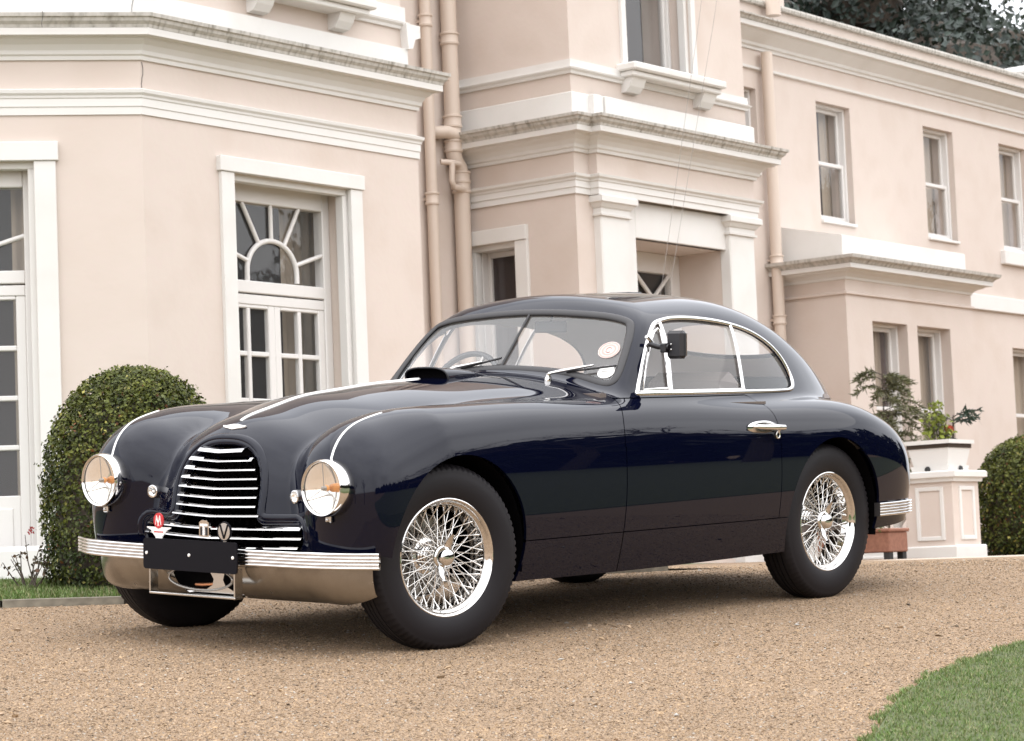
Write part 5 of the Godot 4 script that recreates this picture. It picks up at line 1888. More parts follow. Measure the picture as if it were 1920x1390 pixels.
func make_wheel(car: Node3D, x: float, side: float, steer: float, spokes: bool):
	if tyre_mesh == null:
		var along := Transform3D(Basis(Vector3(1, 0, 0), Vector3(0, 0, 1), Vector3(0, -1, 0)), Vector3.ZERO)   # lathe axis to +z
		var g := Geo.new()
		var half := [[.203, .052], [.212, .066], [.218, .072], [.235, .080], [.262, .0855], [.288, .0855], [.306, .082], [.312, .0795], [.318, .0785], [.330, .0745], [.3365, .066], [.3415, .060]]
		var p := PackedVector2Array()
		for w in half: p.push_back(Vector2(w[0], w[1]))
		for w in [[.345, .050], [.346, .040], [.338, .039], [.338, .034], [.3465, .033], [.347, .014], [.339, .013], [.339, .008], [.347, .007], [.347, 0.0]]: p.push_back(Vector2(w[0], w[1]))
		var n := p.size()
		for i in range(n - 2, -1, -1): p.push_back(Vector2(p[i].x, -p[i].y))
		var notch := {9: 0.008, 10: 0.009, 11: 0.009, 12: 0.008}
		for i in [9, 10, 11, 12]: notch[p.size() - 1 - i] = notch[i]
		g.lathe(p, 240, along, notch, 38.0)
		tyre_mesh = g.mesh()
		g = Geo.new()
		g.lathe(PackedVector2Array([Vector2(.2225, .058), Vector2(.2235, .066), Vector2(.2215, .0725), Vector2(.217, .0745), Vector2(.2125, .072), Vector2(.2075, .062), Vector2(.2035, .056), Vector2(.1985, .053), Vector2(.1945, .047), Vector2(.1925, .030), Vector2(.187, .022), Vector2(.183, .0), Vector2(.183, -.02), Vector2(.190, -.035), Vector2(.2, -.05), Vector2(.215, -.066)]), 96, along, {}, 46.0)
		rim_mesh = g.mesh()
		g = Geo.new()
		g.lathe(PackedVector2Array([Vector2(.062, -.075), Vector2(.074, -.07), Vector2(.074, -.052), Vector2(.052, -.045), Vector2(.044, -.03), Vector2(.042, .02), Vector2(.046, .028), Vector2(.046, .042), Vector2(.038, .048)]), 40, along, {}, 40.0)
		for k in 5: g.lathe(PackedVector2Array([Vector2(.052 - .004 * k, -.04 + .012 * k), Vector2(.056 - .004 * k, -.036 + .012 * k), Vector2(.052 - .004 * k, -.032 + .012 * k)]), 32, along, {}, 60.0)
		hub_mesh = g.mesh()
		g = Geo.new()
		g.lathe(PackedVector2Array([Vector2(.001, -.085), Vector2(.145, -.085), Vector2(.152, -.09), Vector2(.152, -.10), Vector2(.158, -.10), Vector2(.158, -.112), Vector2(.15, -.112), Vector2(.15, -.13), Vector2(.001, -.13)]), 40, along, {}, 30.0)
		for k in 24:
			var w := TAU * k / 24.0
			g.box(Vector3(.06, -.003, -.09), Vector3(.146, .003, -.073), 0.0, Transform3D(Basis(Vector3(0, 0, 1), w), Vector3.ZERO))
		drum_mesh = g.mesh()
		# two lengths, each leaning both ways round the hub
		for k in 4:
			var lean: float = [0.62, -0.62, 1.05, -1.05][k]
			var outer := k < 2
			var a := Vector3(cos(lean) * (.036 if outer else .070), sin(lean) * (.036 if outer else .070), .041 if outer else -.052)
			var b := Vector3(.188, 0, .012) if outer else Vector3(.193, 0, .040)
			spoke_meshes.append(spoke_between(a, b).mesh())
	var b := Basis(Vector3.UP, steer)
	if side < 0.0: b = b * Basis(Vector3.UP, PI)
	var w := hold("wheel", car, Transform3D(b, Vector3(x, .3385, side * .686)))
	put("tyre", tyre_mesh, M.tyre_rubber, w)
	put("rim", rim_mesh, M.chrome, w)
	put("hub", hub_mesh, M.chrome, w)
	put("brake_drum", drum_mesh, M.steel_dull, w)
	if spokes:
		var step := TAU / 20.0
		for k in 20:
			for m in 4:
				var turn: float = step * k + step * [0.0, 0.5, 0.25, 0.75][m]
				put("spoke", spoke_meshes[m], M.spoke_chrome, w, Transform3D(Basis(Vector3(0, 0, 1), turn), Vector3.ZERO))
	var g := Geo.new()
	var along := Transform3D(Basis(Vector3(1, 0, 0), Vector3(0, 0, 1), Vector3(0, -1, 0)), Vector3.ZERO)
	g.lathe(PackedVector2Array([Vector2(.046, .040), Vector2(.048, .048), Vector2(.044, .056), Vector2(.040, .058), Vector2(.0385, .064), Vector2(.035, .068), Vector2(.033, .074), Vector2(.025, .0815), Vector2(.012, .085), Vector2(.0005, .086)]), 40, along, {}, 40.0)
	var from := g.v.size()
	for e in 2:
		# one ear of the knock off nut, sweeping outwards
		var pts := PackedVector3Array([Vector3(.02, 0, .052), Vector3(.045, .003, .054), Vector3(.068, .008, .064), Vector3(.084, .014, .078)])
		var f2 := g.v.size()
		g.tube(pts, PackedFloat32Array([.021, .021, .017, .008]), 10, false, true, 0.45)
		g.move(f2, Transform3D(Basis(Vector3(0, 0, 1), PI * e + 1.15), Vector3.ZERO))
	put("knock_off_nut", g, M.chrome, w)

func make_lamps(car: Node3D):
	for s in [1.0, -1.0]:
		var hl := hold("headlamp", car, Transform3D(Basis(Vector3(0, 1, 0), Vector3(-1, 0, 0), Vector3(0, 0, 1)), Vector3(-.47, .612, s * .610)))
		# here +y of the lamp's own frame points ahead of the car
		var g := Geo.new()
		g.lathe(PackedVector2Array([Vector2(.098, -.03), Vector2(.1035, -.01), Vector2(.1055, .012), Vector2(.1055, .030), Vector2(.1035, .046), Vector2(.0985, .054), Vector2(.0935, .052), Vector2(.0915, .046)]), 72, Transform3D.IDENTITY, {}, 50.0)
		put("bezel", g, M.chrome, hl)
		g = Geo.new()
		var bowl := PackedVector2Array()
		for k in 14:
			var r := lerpf(.0915, .001, k / 13.0)
			bowl.push_back(Vector2(r, .009 + .031 * pow(r / .0915, 2.0)))
		g.lathe(bowl, 60)
		put("reflector", g, M.reflector, hl)
		g = Geo.new()
		var dome := PackedVector2Array()
		for k in 9:
			var r := lerpf(.0925, .0005, k / 8.0)
			dome.push_back(Vector2(r, .047 + .014 * (1.0 - pow(r / .0925, 2.0))))
		g.lathe(dome, 60)
		put("lens", g, M.lamp_glass, hl)
		g = Geo.new()
		for k in 3:
			# tripod bars in front of the bulb
			var a := TAU * k / 3.0
			var u := Vector3(-cos(a), 0, sin(a))
			u = Vector3(sin(a + PI / 2) * 1.0, 0, cos(a + PI / 2))
			g.tube(PackedVector3Array([Vector3(0, .036, 0), u * .05 + Vector3(0, .040, 0), u * .09 + Vector3(0, .044, 0)]), .0016, 6)
		g.lathe(PackedVector2Array([Vector2(.0005, .047), Vector2(.006, .046), Vector2(.009, .040), Vector2(.009, .030), Vector2(.0005, .028)]), 16)
		put("tripod", g, M.steel_dull, hl)
		g = Geo.new()
		var bl := PackedVector2Array()
		for k in 9: bl.push_back(Vector2(.012 * sin(PI * k / 8.0) + .0003, .012 + .010 * (1.0 - cos(PI * k / 8.0))))
		g.lathe(bl, 18)
		put("bulb", g, M.amber, hl)
		g = Geo.new()
		g.box(Vector3(-.125, .005, -.014), Vector3(-.098, .020, .014), .004)
		g.lathe(PackedVector2Array([Vector2(.006, .0), Vector2(.006, .004), Vector2(.0005, .005)]), 10, Transform3D(Basis.IDENTITY, Vector3(-.115, .020, 0)))
		put("clip", g, M.brushed_metal, hl)
		var p := on_nose(.572, s * .392)
		var nn := grad(p)
		nn = (nn + Vector3(-1.4, 0, 0)).normalized()
		var t := nn.cross(Vector3.UP).normalized()
		var sl := hold("sidelamp", car, Transform3D(Basis(t.cross(nn), nn, t).orthonormalized(), p))
		g = Geo.new()
		g.lathe(PackedVector2Array([Vector2(.026, -.015), Vector2(.0265, .008), Vector2(.0245, .015), Vector2(.020, .016), Vector2(.019, .012)]), 32, Transform3D.IDENTITY, {}, 50.0)
		put("bezel", g, M.chrome, sl)
		g = Geo.new()
		g.lathe(PackedVector2Array([Vector2(.0195, .013), Vector2(.018, .021), Vector2(.012, .027), Vector2(.0003, .030)]), 28)
		put("lens", g, M.lamp_glass, sl)
		g = Geo.new()
		g.lathe(PackedVector2Array([Vector2(.0195, .012), Vector2(.012, .001), Vector2(.0003, -.003)]), 28)
		put("reflector", g, M.reflector, sl)
		g = Geo.new()
		g.lathe(PackedVector2Array([Vector2(.0003, .0), Vector2(.006, .004), Vector2(.006, .010), Vector2(.0003, .014)]), 12)
		put("bulb", g, M.enamel_white, sl)

func bumper_path(front: bool, s0: float, s1: float, n: int) -> PackedVector2Array:
	var o := PackedVector2Array()
	for k in n + 1:
		var z := lerpf(s0, s1, float(k) / n)
		var a := absf(z)
		o.push_back(Vector2(-.592 + .022 * pow(a / .5, 2.0) + (.82 * pow(maxf(a - .5, 0.0), 2.0) if a > .5 else 0.0), z))
	return o

func ribbed(path: PackedVector2Array, y0: float, ribs: int, rib: float, deep: float) -> Geo:
	var g := Geo.new()
	var pf := PackedVector2Array([Vector2(-deep, y0)])
	for k in ribs:
		for e in 7: pf.push_back(Vector2(-.004 + .0062 * sin(PI * e / 6.0), y0 + rib * (k + e / 6.0)))
	pf.push_back(Vector2(-deep, y0 + rib * ribs))
	var m := path.size()
	var nrm := []
	for i in m:
		var d := (path[mini(i + 1, m - 1)] - path[maxi(i - 1, 0)]).normalized()
		nrm.append(Vector2(-d.y, d.x))
	for k in pf.size() - 1:
		var a := pf[k]
		var b := pf[k + 1]
		var fl := (b - a).normalized()
		var na := Vector2(fl.y, -fl.x)
		var base := g.v.size()
		for i in m:
			for e in 2:
				var p := a if e == 0 else b
				var pn := na
				if k > 0 and k < pf.size() - 2:
					var q := PI * fmod((p.y - y0) / rib + (1e-4 if e == 0 else -1e-4), 1.0)
					pn = Vector2(sin(q) + 0.35, -cos(q)).normalized()
				var w: Vector2 = path[i] + nrm[i] * p.x
				g.vert(Vector3(w.x, p.y, w.y), Vector3(nrm[i].x * pn.x, pn.y, nrm[i].y * pn.x).normalized())
		for i in m - 1:
			var o := base + i * 2
			g.t.append_array([o, o + 1, o + 3, o, o + 3, o + 2])
	for i in [0, m - 1]:
		var w: Vector2 = path[i] - nrm[i] * deep
		var v2: Vector2 = path[i] + nrm[i] * .001
		g.quad(Vector3(w.x, y0, w.y), Vector3(v2.x, y0, v2.y), Vector3(v2.x, y0 + rib * ribs, v2.y), Vector3(w.x, y0 + rib * ribs, w.y))
	return g

func make_front(car: Node3D):
	var g: Geo
	# grille bars, each drawn to a point in the middle
	for k in 12:
		var y: float = [.742, .708, .674, .640, .606, .572, .538, .504, .4875, .4585, .4245, .3905][k]
		if k == 8: continue
		var half := 0.0
		for i in 100:
			if grille_gap(y, i * .0045) < -.012: half = i * .0045
		if k == 7: half = .235
		if half < .03: continue
		g = Geo.new()
		var m := 24
		var sec := [[-.021, -.0035], [-.019, .0], [-.008, .0055], [.012, .006], [.016, .001], [.0, -.0025], [-.016, -.0055]]
		var rings := []
		for i in m + 1:
			var z := lerpf(-half, half, float(i) / m)
			var a := absf(z)
			var xc := -.447 - .062 * clampf((.74 - y) / .32, -1, 1.4) + .30 * a * a + .035 * a + .012
			var row := []
			for w in sec: row.append(Vector3(xc + w[0], y + w[1] + w[0] * .25 - (.006 * (1.0 - a / half)), z))
			rings.append(row)
		for i in m:
			for e in sec.size():
				var f := (e + 1) % sec.size()
				g.quad(rings[i][e], rings[i][f], rings[i + 1][f], rings[i + 1][e])
		put("grille_bar", g, M.chrome, car)
	g = Geo.new()
	g.box(Vector3(-.36, .33, -.235), Vector3(-.34, .735, .235))
	g.box(Vector3(-.35, .33, -.45), Vector3(-.33, .50, .45))
	for k in 11: g.box(Vector3(-.378, .40, -.2 + .04 * k - .002), Vector3(-.361, .70, -.2 + .04 * k + .002))
	put("radiator", g, M.under_black, car)
	# bumper and the bright stone guard below it
	put("front_bumper", ribbed(bumper_path(true, -.822, .822, 60), .323, 5, .0122, .03), M.chrome, car)
	g = Geo.new()
	var m := 48
	var pf := [[.0, .330], [.004, .30], [.012, .27], [.03, .24], [.06, .212], [.10, .192], [.16, .182]]
	for i in m + 1:
		var z := lerpf(-.745, .745, float(i) / m)
		var a := absf(z)
		var xc := -.556 + .03 * pow(a / .5, 2.0) + (1.5 * pow(maxf(a - .5, 0.0), 2.0) if a > .5 else 0.0)
		var rise := .055 * pow(maxf(a - .55, 0.0) / .225, 2.5)
		for w in pf: g.vert(Vector3(xc + w[0] * (1.0 - .85 * clampf((a - .5) / .245, 0, 1)), w[1] + rise * clampf((.33 - w[1]) / .12, 0, 1), z), Vector3.ZERO)
	for i in m:
		for e in pf.size() - 1:
			var zmid := lerpf(-.745, .745, (i + 0.5) / m)
			if absf(zmid) < .17 and e >= 1 and e <= 4: continue
			var o := i * pf.size() + e
			g.t.append_array([o, o + 1, o + 1 + pf.size(), o, o + 1 + pf.size(), o + pf.size()])
	for i in m + 1:
		for e in pf.size():
			var o := i * pf.size() + e
			var du := g.v[mini(i + 1, m) * pf.size() + e] - g.v[maxi(i - 1, 0) * pf.size() + e]
			var dv := g.v[i * pf.size() + mini(e + 1, pf.size() - 1)] - g.v[i * pf.size() + maxi(e - 1, 0)]
			var n := du.cross(dv).normalized()
			g.n[o] = n if n.x < 0 or n.y < -0.5 else -n
	put("stone_guard", g, M.valance_metal, car)
	# plate, its holder below and what shows through it
	var plate := hold("number_plate", car, Transform3D(Basis(Vector3(0, 0, 1), Vector3.UP, Vector3(-1, 0, 0)), Vector3(-.604, .293, .006)))
	var rr := PackedVector2Array()
	for c in 4:
		var cx: float = [1, -1, -1, 1][c] * (.256 - .014)
		var cy: float = .058 + [1, 1, -1, -1][c] * (.058 - .014)
		for k in 6:
			var a := PI / 2 * (c + k / 5.0)
			rr.push_back(Vector2(cx + .014 * cos(a), cy + .014 * sin(a)))
	g = Geo.new()
	g.prism(rr, .006)
	put("plate", g, M.plate_black, plate)
	for z in [-.236, 0.0, .236]:
		g = Geo.new()
		g.lathe(PackedVector2Array([Vector2(.0065, .0), Vector2(.006, .003), Vector2(.0003, .0045)]), 12, Transform3D(Basis(Vector3(1, 0, 0), Vector3(0, 0, 1), Vector3(0, -1, 0)), Vector3(z, .060, .006)))
		put("screw", g, M.enamel_white, plate)
	var fr := hold("plate_holder", car)
	g = Geo.new()
	var fx := -.585
	g.box(Vector3(fx - .012, .198, -.234), Vector3(fx + .03, .206, .236), .002)
	g.box(Vector3(fx - .012, .2065, -.234), Vector3(fx + .03, .31, -.227), .002)
	g.box(Vector3(fx - .012, .2065, .229), Vector3(fx + .03, .31, .236), .002)
	put("holder_frame", g, M.brushed_metal, fr)
	g = Geo.new()
	g.prism(PackedVector2Array([Vector2(-.06, .31), Vector2(.075, .31), Vector2(.05, .285), Vector2(.042, .262), Vector2(.055, .24), Vector2(.10, .222), Vector2(.16, .212), Vector2(-.12, .212), Vector2(-.05, .222), Vector2(-.015, .24), Vector2(-.008, .262), Vector2(-.025, .285)]), .004, Transform3D(Basis(Vector3(0, 0, 1), Vector3.UP, Vector3(-1, 0, 0)), Vector3(fx + .045, 0, .075)))
	put("bracket", g, M.brushed_metal, fr)
	g = Geo.new()
	var rim := PackedVector3Array()
	for k in 30:
		var a := TAU * k / 30.0
		rim.push_back(Vector3(fx + .045, .262 + .044 * sin(a), -.01 + .175 * cos(a)))
	g.tube(rim, .006, 8, true)
	put("duct_rim", g, M.valance_metal, fr)
	g = Geo.new()
	g.tube(PackedVector3Array([Vector3(fx + .06, .236, -.05), Vector3(fx + .05, .238, 0), Vector3(fx + .06, .242, .05)]), .006, 8)
	put("copper_pipe", g, M.copper, fr)
	g = Geo.new()
	g.box(Vector3(-.46, .205, -.24), Vector3(-.43, .325, .24))
	put("duct_back", g, M.under_black, fr)
	# three club badges standing on the bumper
	var b := hold("car_badge", car, Transform3D(Basis(Vector3(0, 0, 1), Vector3.UP, Vector3(-1, 0, 0)), Vector3(-.597, .409, -.172)))
	g = Geo.new()
	g.prism(PackedVector2Array([Vector2(-.018, -.02), Vector2(.018, -.02), Vector2(.018, .004), Vector2(.034, .018), Vector2(.044, .030), Vector2(.066, .038), Vector2(.066, .042), Vector2(-.066, .042), Vector2(-.066, .038), Vector2(-.044, .030), Vector2(-.034, .018), Vector2(-.018, .004)]), .004)
	put("wing_plate", g, M.enamel_white, b)
	g = Geo.new()
	var ov := PackedVector2Array()
	for k in 28: ov.push_back(Vector2(.026 * cos(TAU * k / 28), .066 + .029 * sin(TAU * k / 28)))
	g.prism(ov, .006)
	put("oval", g, M.badge_red, b)
	g = Geo.new()
	for w in [[-.015, .05, -.009, .085], [.015, .05, .009, .085], [-.009, .085, .0, .058], [.009, .085, .0, .058], [-.004, .046, .010, .074], [.004, .046, -.010, .074]]:
		g.tube(PackedVector3Array([Vector3(w[0], w[1], .006), Vector3(w[2], w[3], .006)]), .0017, 5)
	put("monogram", g, M.enamel_white, b)
	g = Geo.new()
	for k in 9: g.box(Vector3(-.026 + .0058 * k, .021, .0035), Vector3(-.026 + .0058 * k + .0042, .026, .0048))
	put("motto", g, M.badge_red, b)
	b = hold("car_badge", car, Transform3D(Basis(Vector3(0, 0, 1), Vector3.UP, Vector3(-1, 0, 0)), Vector3(-.600, .425, .088)))
	g = Geo.new()
	g.prism(PackedVector2Array([Vector2(-.026, 0), Vector2(.026, 0), Vector2(.026, .052), Vector2(.014, .060), Vector2(-.014, .060), Vector2(-.026, .052)]), .010)
	put("shield", g, M.chrome, b)
	g = Geo.new()
	g.box(Vector3(-.0055, .004, .0095), Vector3(.0055, .038, .013), .001)
	g.box(Vector3(-.020, .038, .0095), Vector3(.020, .047, .013), .001)
	put("letter_t", g, M.enamel_white, b)
	g = Geo.new()
	for s in [-1.0, 1.0]: g.box(Vector3(s * .014 - .006, .004, .0094), Vector3(s * .014 + .006, .035, .0112), .001)
	put("letter_ground", g, M.black_plastic, b)
	b = hold("car_badge", car, Transform3D(Basis(Vector3(0, 0, 1), Vector3.UP, Vector3(-1, 0, 0)), Vector3(-.600, .447, .188)))
	var face := Transform3D(Basis(Vector3(1, 0, 0), Vector3(0, 0, 1), Vector3(0, -1, 0)), Vector3.ZERO)
	g = Geo.new()
	g.lathe(PackedVector2Array([Vector2(.034, -.006), Vector2(.0365, .0), Vector2(.035, .005), Vector2(.033, .005), Vector2(.0315, .003)]), 40, face)
	put("rim", g, M.plate_black, b)
	g = Geo.new()
	g.lathe(PackedVector2Array([Vector2(.0318, .003), Vector2(.0005, .0035)]), 40, face)
	put("badge_face", g, M.brushed_metal, b)
	g = Geo.new()
	for s in [-1.0, 1.0]: g.tube(PackedVector3Array([Vector3(s * .020, .024, .004), Vector3(0, -.026, .004)]), .0030, 6)
	put("letter_v", g, M.plate_black, b)
	g = Geo.new()
	g.box(Vector3(-.009, -.07, -.004), Vector3(.009, -.034, .002), .002)
	put("stem", g, M.brushed_metal, b)
	# winged badge on the nose
	var bp := on_nose(.815, 0.0)
	bp = skin(Vector3(-.60, 1.05, 0), Vector3(.705, -.709, 0).normalized(), .9)
	var up := grad(bp)
	var fwd := Vector3(0, 0, 1).cross(up).normalized()
	b = hold("nose_badge", car, Transform3D(Basis(Vector3(0, 0, 1), -fwd if fwd.y < 0 else fwd, up), bp))
	b.transform = Transform3D(Basis(Vector3(0, 0, 1), up.cross(Vector3(0, 0, 1)), up), bp)
	g = Geo.new()
	var wing := [[0, .016], [.012, .0165], [.030, .012], [.046, .009], [.063, .008], [.056, .001], [.044, -.003], [.028, -.006], [.012, -.010], [0, -.012]]
	var wp := PackedVector2Array()
	for w in wing: wp.push_back(Vector2(w[0], w[1]))
	for i in range(wing.size() - 2, 0, -1): wp.push_back(Vector2(-wing[i][0], wing[i][1]))
	g.prism(wp, .0055, Transform3D(Basis.IDENTITY, Vector3(0, 0, -.002)))
	put("wings", g, M.enamel_white, b)
	g = Geo.new()
	g.box(Vector3(-.020, -.004, .0030), Vector3(.020, .006, .0055), .001)
	put("bar", g, M.chrome, b)
	g = Geo.new()
	for s in [-1.0, 1.0]:
		for k in 3: g.tube(PackedVector3Array([Vector3(s * .021, .009 - .006 * k, .0035), Vector3(s * (.054 - .010 * k), .007 - .004 * k, .0035)]), .0009, 4)
	put("feather_line", g, M.steel_dull, b)
	# bright strips down the bonnet and on the wings
	var pts := PackedVector3Array()
	var nrm := PackedVector3Array()
	var ww := PackedFloat32Array()
	for k in 50:
		var x := lerpf(-.338, .66, k / 49.0)
		var p := on_top(x, 0.0)
		pts.push_back(p); nrm.push_back(grad(p)); ww.push_back(.014 + .012 * minf(1.0, k / 10.0))
	g = Geo.new()
	g.ribbon(pts, nrm, ww, .0085)
	put("bonnet_strip", g, M.brushed_metal, car)
	for s in [1.0, -1.0]:
		pts.clear(); nrm.clear(); ww.clear()
		for k in 30:
			var q := k / 29.0
			var z: float = s * lerpf(.598, .612, q)
			var p := skin(Vector3(lerpf(-.60, -.25, q), lerpf(.95, 1.25, q), z), Vector3(lerpf(.45, .12, q), -1, 0).normalized(), .7)
			pts.push_back(p); nrm.push_back(grad(p)); ww.push_back(.014 - .007 * q)
		g = Geo.new()
		g.ribbon(pts, nrm, ww, .005)
		put("wing_strip", g, M.chrome, car)
	# air scoop ahead of the windscreen
	var sc := hold("air_scoop", car)
	g = Geo.new()
	var rings := []
	for k in 15:
		var q := k / 14.0
		var x := lerpf(.70, 1.02, q)
		var half := .118 * (1.0 - .35 * q * q)
		var hh := .046 * (1.0 - pow(q, 1.6)) + .001
		var row := []
		for e in 25:
			var a := PI * e / 24.0
			var cz := signf(cos(a)) * pow(absf(cos(a)), .55)
			var sy := pow(absf(sin(a)), .6)
			var z := half * cz
			var base := on_top(x, z).y
			row.append(Vector3(x + (.012 * (1.0 - sy) if k == 0 else 0.0), base - .004 + hh * sy, z))
		rings.append(row)
	for k in 15:
		for e in 25:
			var du: Vector3 = rings[mini(k + 1, 14)][e] - rings[maxi(k - 1, 0)][e]
			var dv: Vector3 = rings[k][mini(e + 1, 24)] - rings[k][maxi(e - 1, 0)]
			var n := du.cross(dv).normalized()
			g.vert(rings[k][e], n if n.y > 0 else -n)
	for k in 14:
		for e in 24:
			var a := k * 25 + e
			g.t.append_array([a, a + 1, a + 26, a, a + 26, a + 25])
	put("cowl", g, M.car_paint, sc)
	g = Geo.new()
	for e in 24: g.tri(rings[1][e] + Vector3(.01, -.001, 0), rings[1][e + 1] + Vector3(.01, -.001, 0), Vector3(.74, on_top(.74, 0).y - .002, 0))
	put("intake_mouth", g, M.under_black, sc)
	g = Geo.new()
	var lip := PackedVector3Array()
	for e in 25: lip.push_back(rings[0][e])
	g.tube(lip, .0045, 6)
	put("intake_lip", g, M.black_plastic, sc)

func make_details(car: Node3D):
	var g: Geo
	# wipers
	for k in 2:
		var w := hold("wiper", car)
		var a: Vector3 = [Vector3(1.085, 0, .335), Vector3(1.10, 0, -.235)][k]
		a = on_top(a.x, a.z)
		var up := grad(a)
		var t0: Vector2 = [Vector2(1.008, .360), Vector2(1.026, -.235)][k]
		var t1: Vector2 = [Vector2(1.034, .50), Vector2(1.052, -.10)][k]
		var b0: Vector2 = [Vector2(1.012, .375), Vector2(1.028, -.215)][k]
		var b1: Vector2 = [Vector2(1.036, .60), Vector2(1.072, -.012)][k]
		g = Geo.new()
		g.lathe(PackedVector2Array([Vector2(.016, -.004), Vector2(.015, .012), Vector2(.010, .022), Vector2(.010, .032), Vector2(.0003, .034)]), 20, Transform3D(Basis(up.cross(Vector3.BACK).normalized(), up, Vector3.BACK).orthonormalized(), a))
		put("spindle", g, M.chrome, w)
		var p0 := on_screen(t0.x, t0.y) + Vector3(-.022, .012, 0)
		var p1 := on_screen(t1.x, t1.y) + Vector3(-.016, .010, 0)
		g = Geo.new()
		g.tube(PackedVector3Array([a + up * .03, p0, p0.lerp(p1, .5), p1]), PackedFloat32Array([.006, .0075, .006, .004]), 8, false, true, .6)
		put("arm", g, M.chrome, w)
		g = Geo.new()
		var bl := PackedVector3Array()
		for i in 9:
			var q := b0.lerp(b1, i / 8.0)
			bl.push_back(on_screen(q.x, q.y) + Vector3(-.009, .005, 0))
		g.tube(bl, .0045, 6)
		put("blade", g, M.black_rubber, w)
	# mirror on the quarterlight
	var mr := hold("door_mirror", car)
	g = Geo.new()
	g.box(Vector3(-.020, -.058, -.052), Vector3(.016, .058, .052), .012, Transform3D(Basis(Vector3.UP, -.25), Vector3(1.40, 1.125, .765)))
	put("mirror_housing", g, M.black_plastic, mr)
	g = Geo.new()
	g.box(Vector3(.0155, -.048, -.043), Vector3(.0185, .048, .043), .001, Transform3D(Basis(Vector3.UP, -.25), Vector3(1.40, 1.125, .765)))
	put("mirror_glass", g, M.chrome, mr)
	var ma := on_side(1.365, 1.13) + Vector3(0, 0, .012)
	g = Geo.new()
	g.tube(PackedVector3Array([ma, ma + Vector3(.02, -.012, .035), Vector3(1.385, 1.115, .735)]), .012, 8)
	g.box(Vector3(-.03, -.02, -.016), Vector3(.03, .02, .016), .005, Transform3D(Basis(Vector3.UP, -.2), Vector3(1.40, 1.112, .715)))
	put("mirror_arm", g, M.black_plastic, mr)
	g = Geo.new()
	g.tube(PackedVector3Array([ma + Vector3(-.02, .03, .006), ma + Vector3(.02, .0, .008)]), .009, 8)
	put("clamp", g, M.chrome, mr)
	for i in 2:
		g = Geo.new()
		g.lathe(PackedVector2Array([Vector2(.004, .0), Vector2(.0035, .003), Vector2(.0003, .004)]), 10, Transform3D(Basis(Vector3(0, 0, 1), PI / 2), Vector3(1.383, 1.105 + .022 * i, .748)))
		put("screw", g, M.chrome, mr)
	# door handles
	for s: float in [1.0, -1.0]:
		var c := on_side(1.955, .772, s)
		var h := hold("door_handle", car, Transform3D(Basis(Vector3(1, 0, 0), Vector3(0, 1, 0.03 * s).normalized(), Vector3(0, 0, 1)), c))
		g = Geo.new()
		# dished escutcheon, pointed towards the front
		var out := []
		for k in 40:
			var a := TAU * k / 40.0
			var x := .118 * cos(a)
			var taper := 1.0 - .45 * pow(clampf(x / .118, 0, 1), 2.0)
			out.append(Vector2(x, .028 * signf(sin(a)) * pow(absf(sin(a)), .85) * taper))
		for k in 40:
			var p: Vector2 = out[k]
			var q: Vector2 = out[(k + 1) % 40]
			for e in 2:
				var f0: float = [1.0, .80][e]
				var f1: float = [.80, .0][e]
				var z0: float = [.002, .011][e]
				var z1: float = [.011, .003][e]
				g.quad(Vector3(p.x * f0, p.y * f0, s * z0), Vector3(q.x * f0, q.y * f0, s * z0), Vector3(q.x * f1, q.y * f1, s * z1), Vector3(p.x * f1, p.y * f1, s * z1))
		put("escutcheon", g, M.chrome, h)
		g = Geo.new()
		g.tube(PackedVector3Array([Vector3(-.085, .004, s * .010), Vector3(-.075, .004, s * .026), Vector3(-.03, .001, s * .032), Vector3(.06, -.002, s * .031), Vector3(.120, -.004, s * .026), Vector3(.126, -.004, s * .020)]), PackedFloat32Array([.007, .010, .0115, .0135, .0125, .006]), 12)
		put("grip", g, M.chrome, h)
		g = Geo.new()
		var ring := PackedVector3Array()
		for k in 16: ring.push_back(Vector3(.095 + .013 * sin(TAU * k / 16.0), -.036 + .013 * cos(TAU * k / 16.0), s * .012))
		g.tube(ring, .0045, 8, true)
		g.tube(PackedVector3Array([Vector3(.095, -.023, s * .012), Vector3(.10, -.006, s * .022)]), .006, 8)
		put("lock_cover", g, M.chrome, h)
	# windscreen stickers
	for k in 2:
		var c: Vector2 = [Vector2(1.108, .515), Vector2(1.018, .556)][k]
		var p := on_screen(c.x, c.y)
		var n := grad_cabin(p)
		var t := Vector3(0, 0, 1)
		t = (t - n * t.dot(n)).normalized()
		var st := hold("windscreen_sticker", car, Transform3D(Basis(t, n.cross(t), n), p - n * .0035))
		var r: float = [.052, .040][k]
		g = Geo.new()
		var disc := PackedVector2Array()
		for i in 36: disc.push_back(Vector2(r * cos(TAU * i / 36), r * .86 * sin(TAU * i / 36)))
		g.prism(disc, .0006)
		put("disc", g, M.sticker_ring if k == 0 else M.enamel_white, st)
		g = Geo.new()
		if k == 0:
			for band in [[.93, .80], [.66, .50]]:
				for i in 36:
					var a := TAU * i / 36
					var b := TAU * (i + 1) / 36
					g.quad(Vector3(cos(a) * r * band[0], sin(a) * r * .86 * band[0], .0012), Vector3(cos(b) * r * band[0], sin(b) * r * .86 * band[0], .0012), Vector3(cos(b) * r * band[1], sin(b) * r * .86 * band[1], .0012), Vector3(cos(a) * r * band[1], sin(a) * r * .86 * band[1], .0012))
			var arc := PackedVector3Array()
			for i in 20:
				var a := deg_to_rad(40.0 + 280.0 * i / 19.0)
				arc.push_back(Vector3(cos(a) * r * .26, sin(a) * r * .26, .0012))
			g.tube(arc, .0022, 4)
		else:
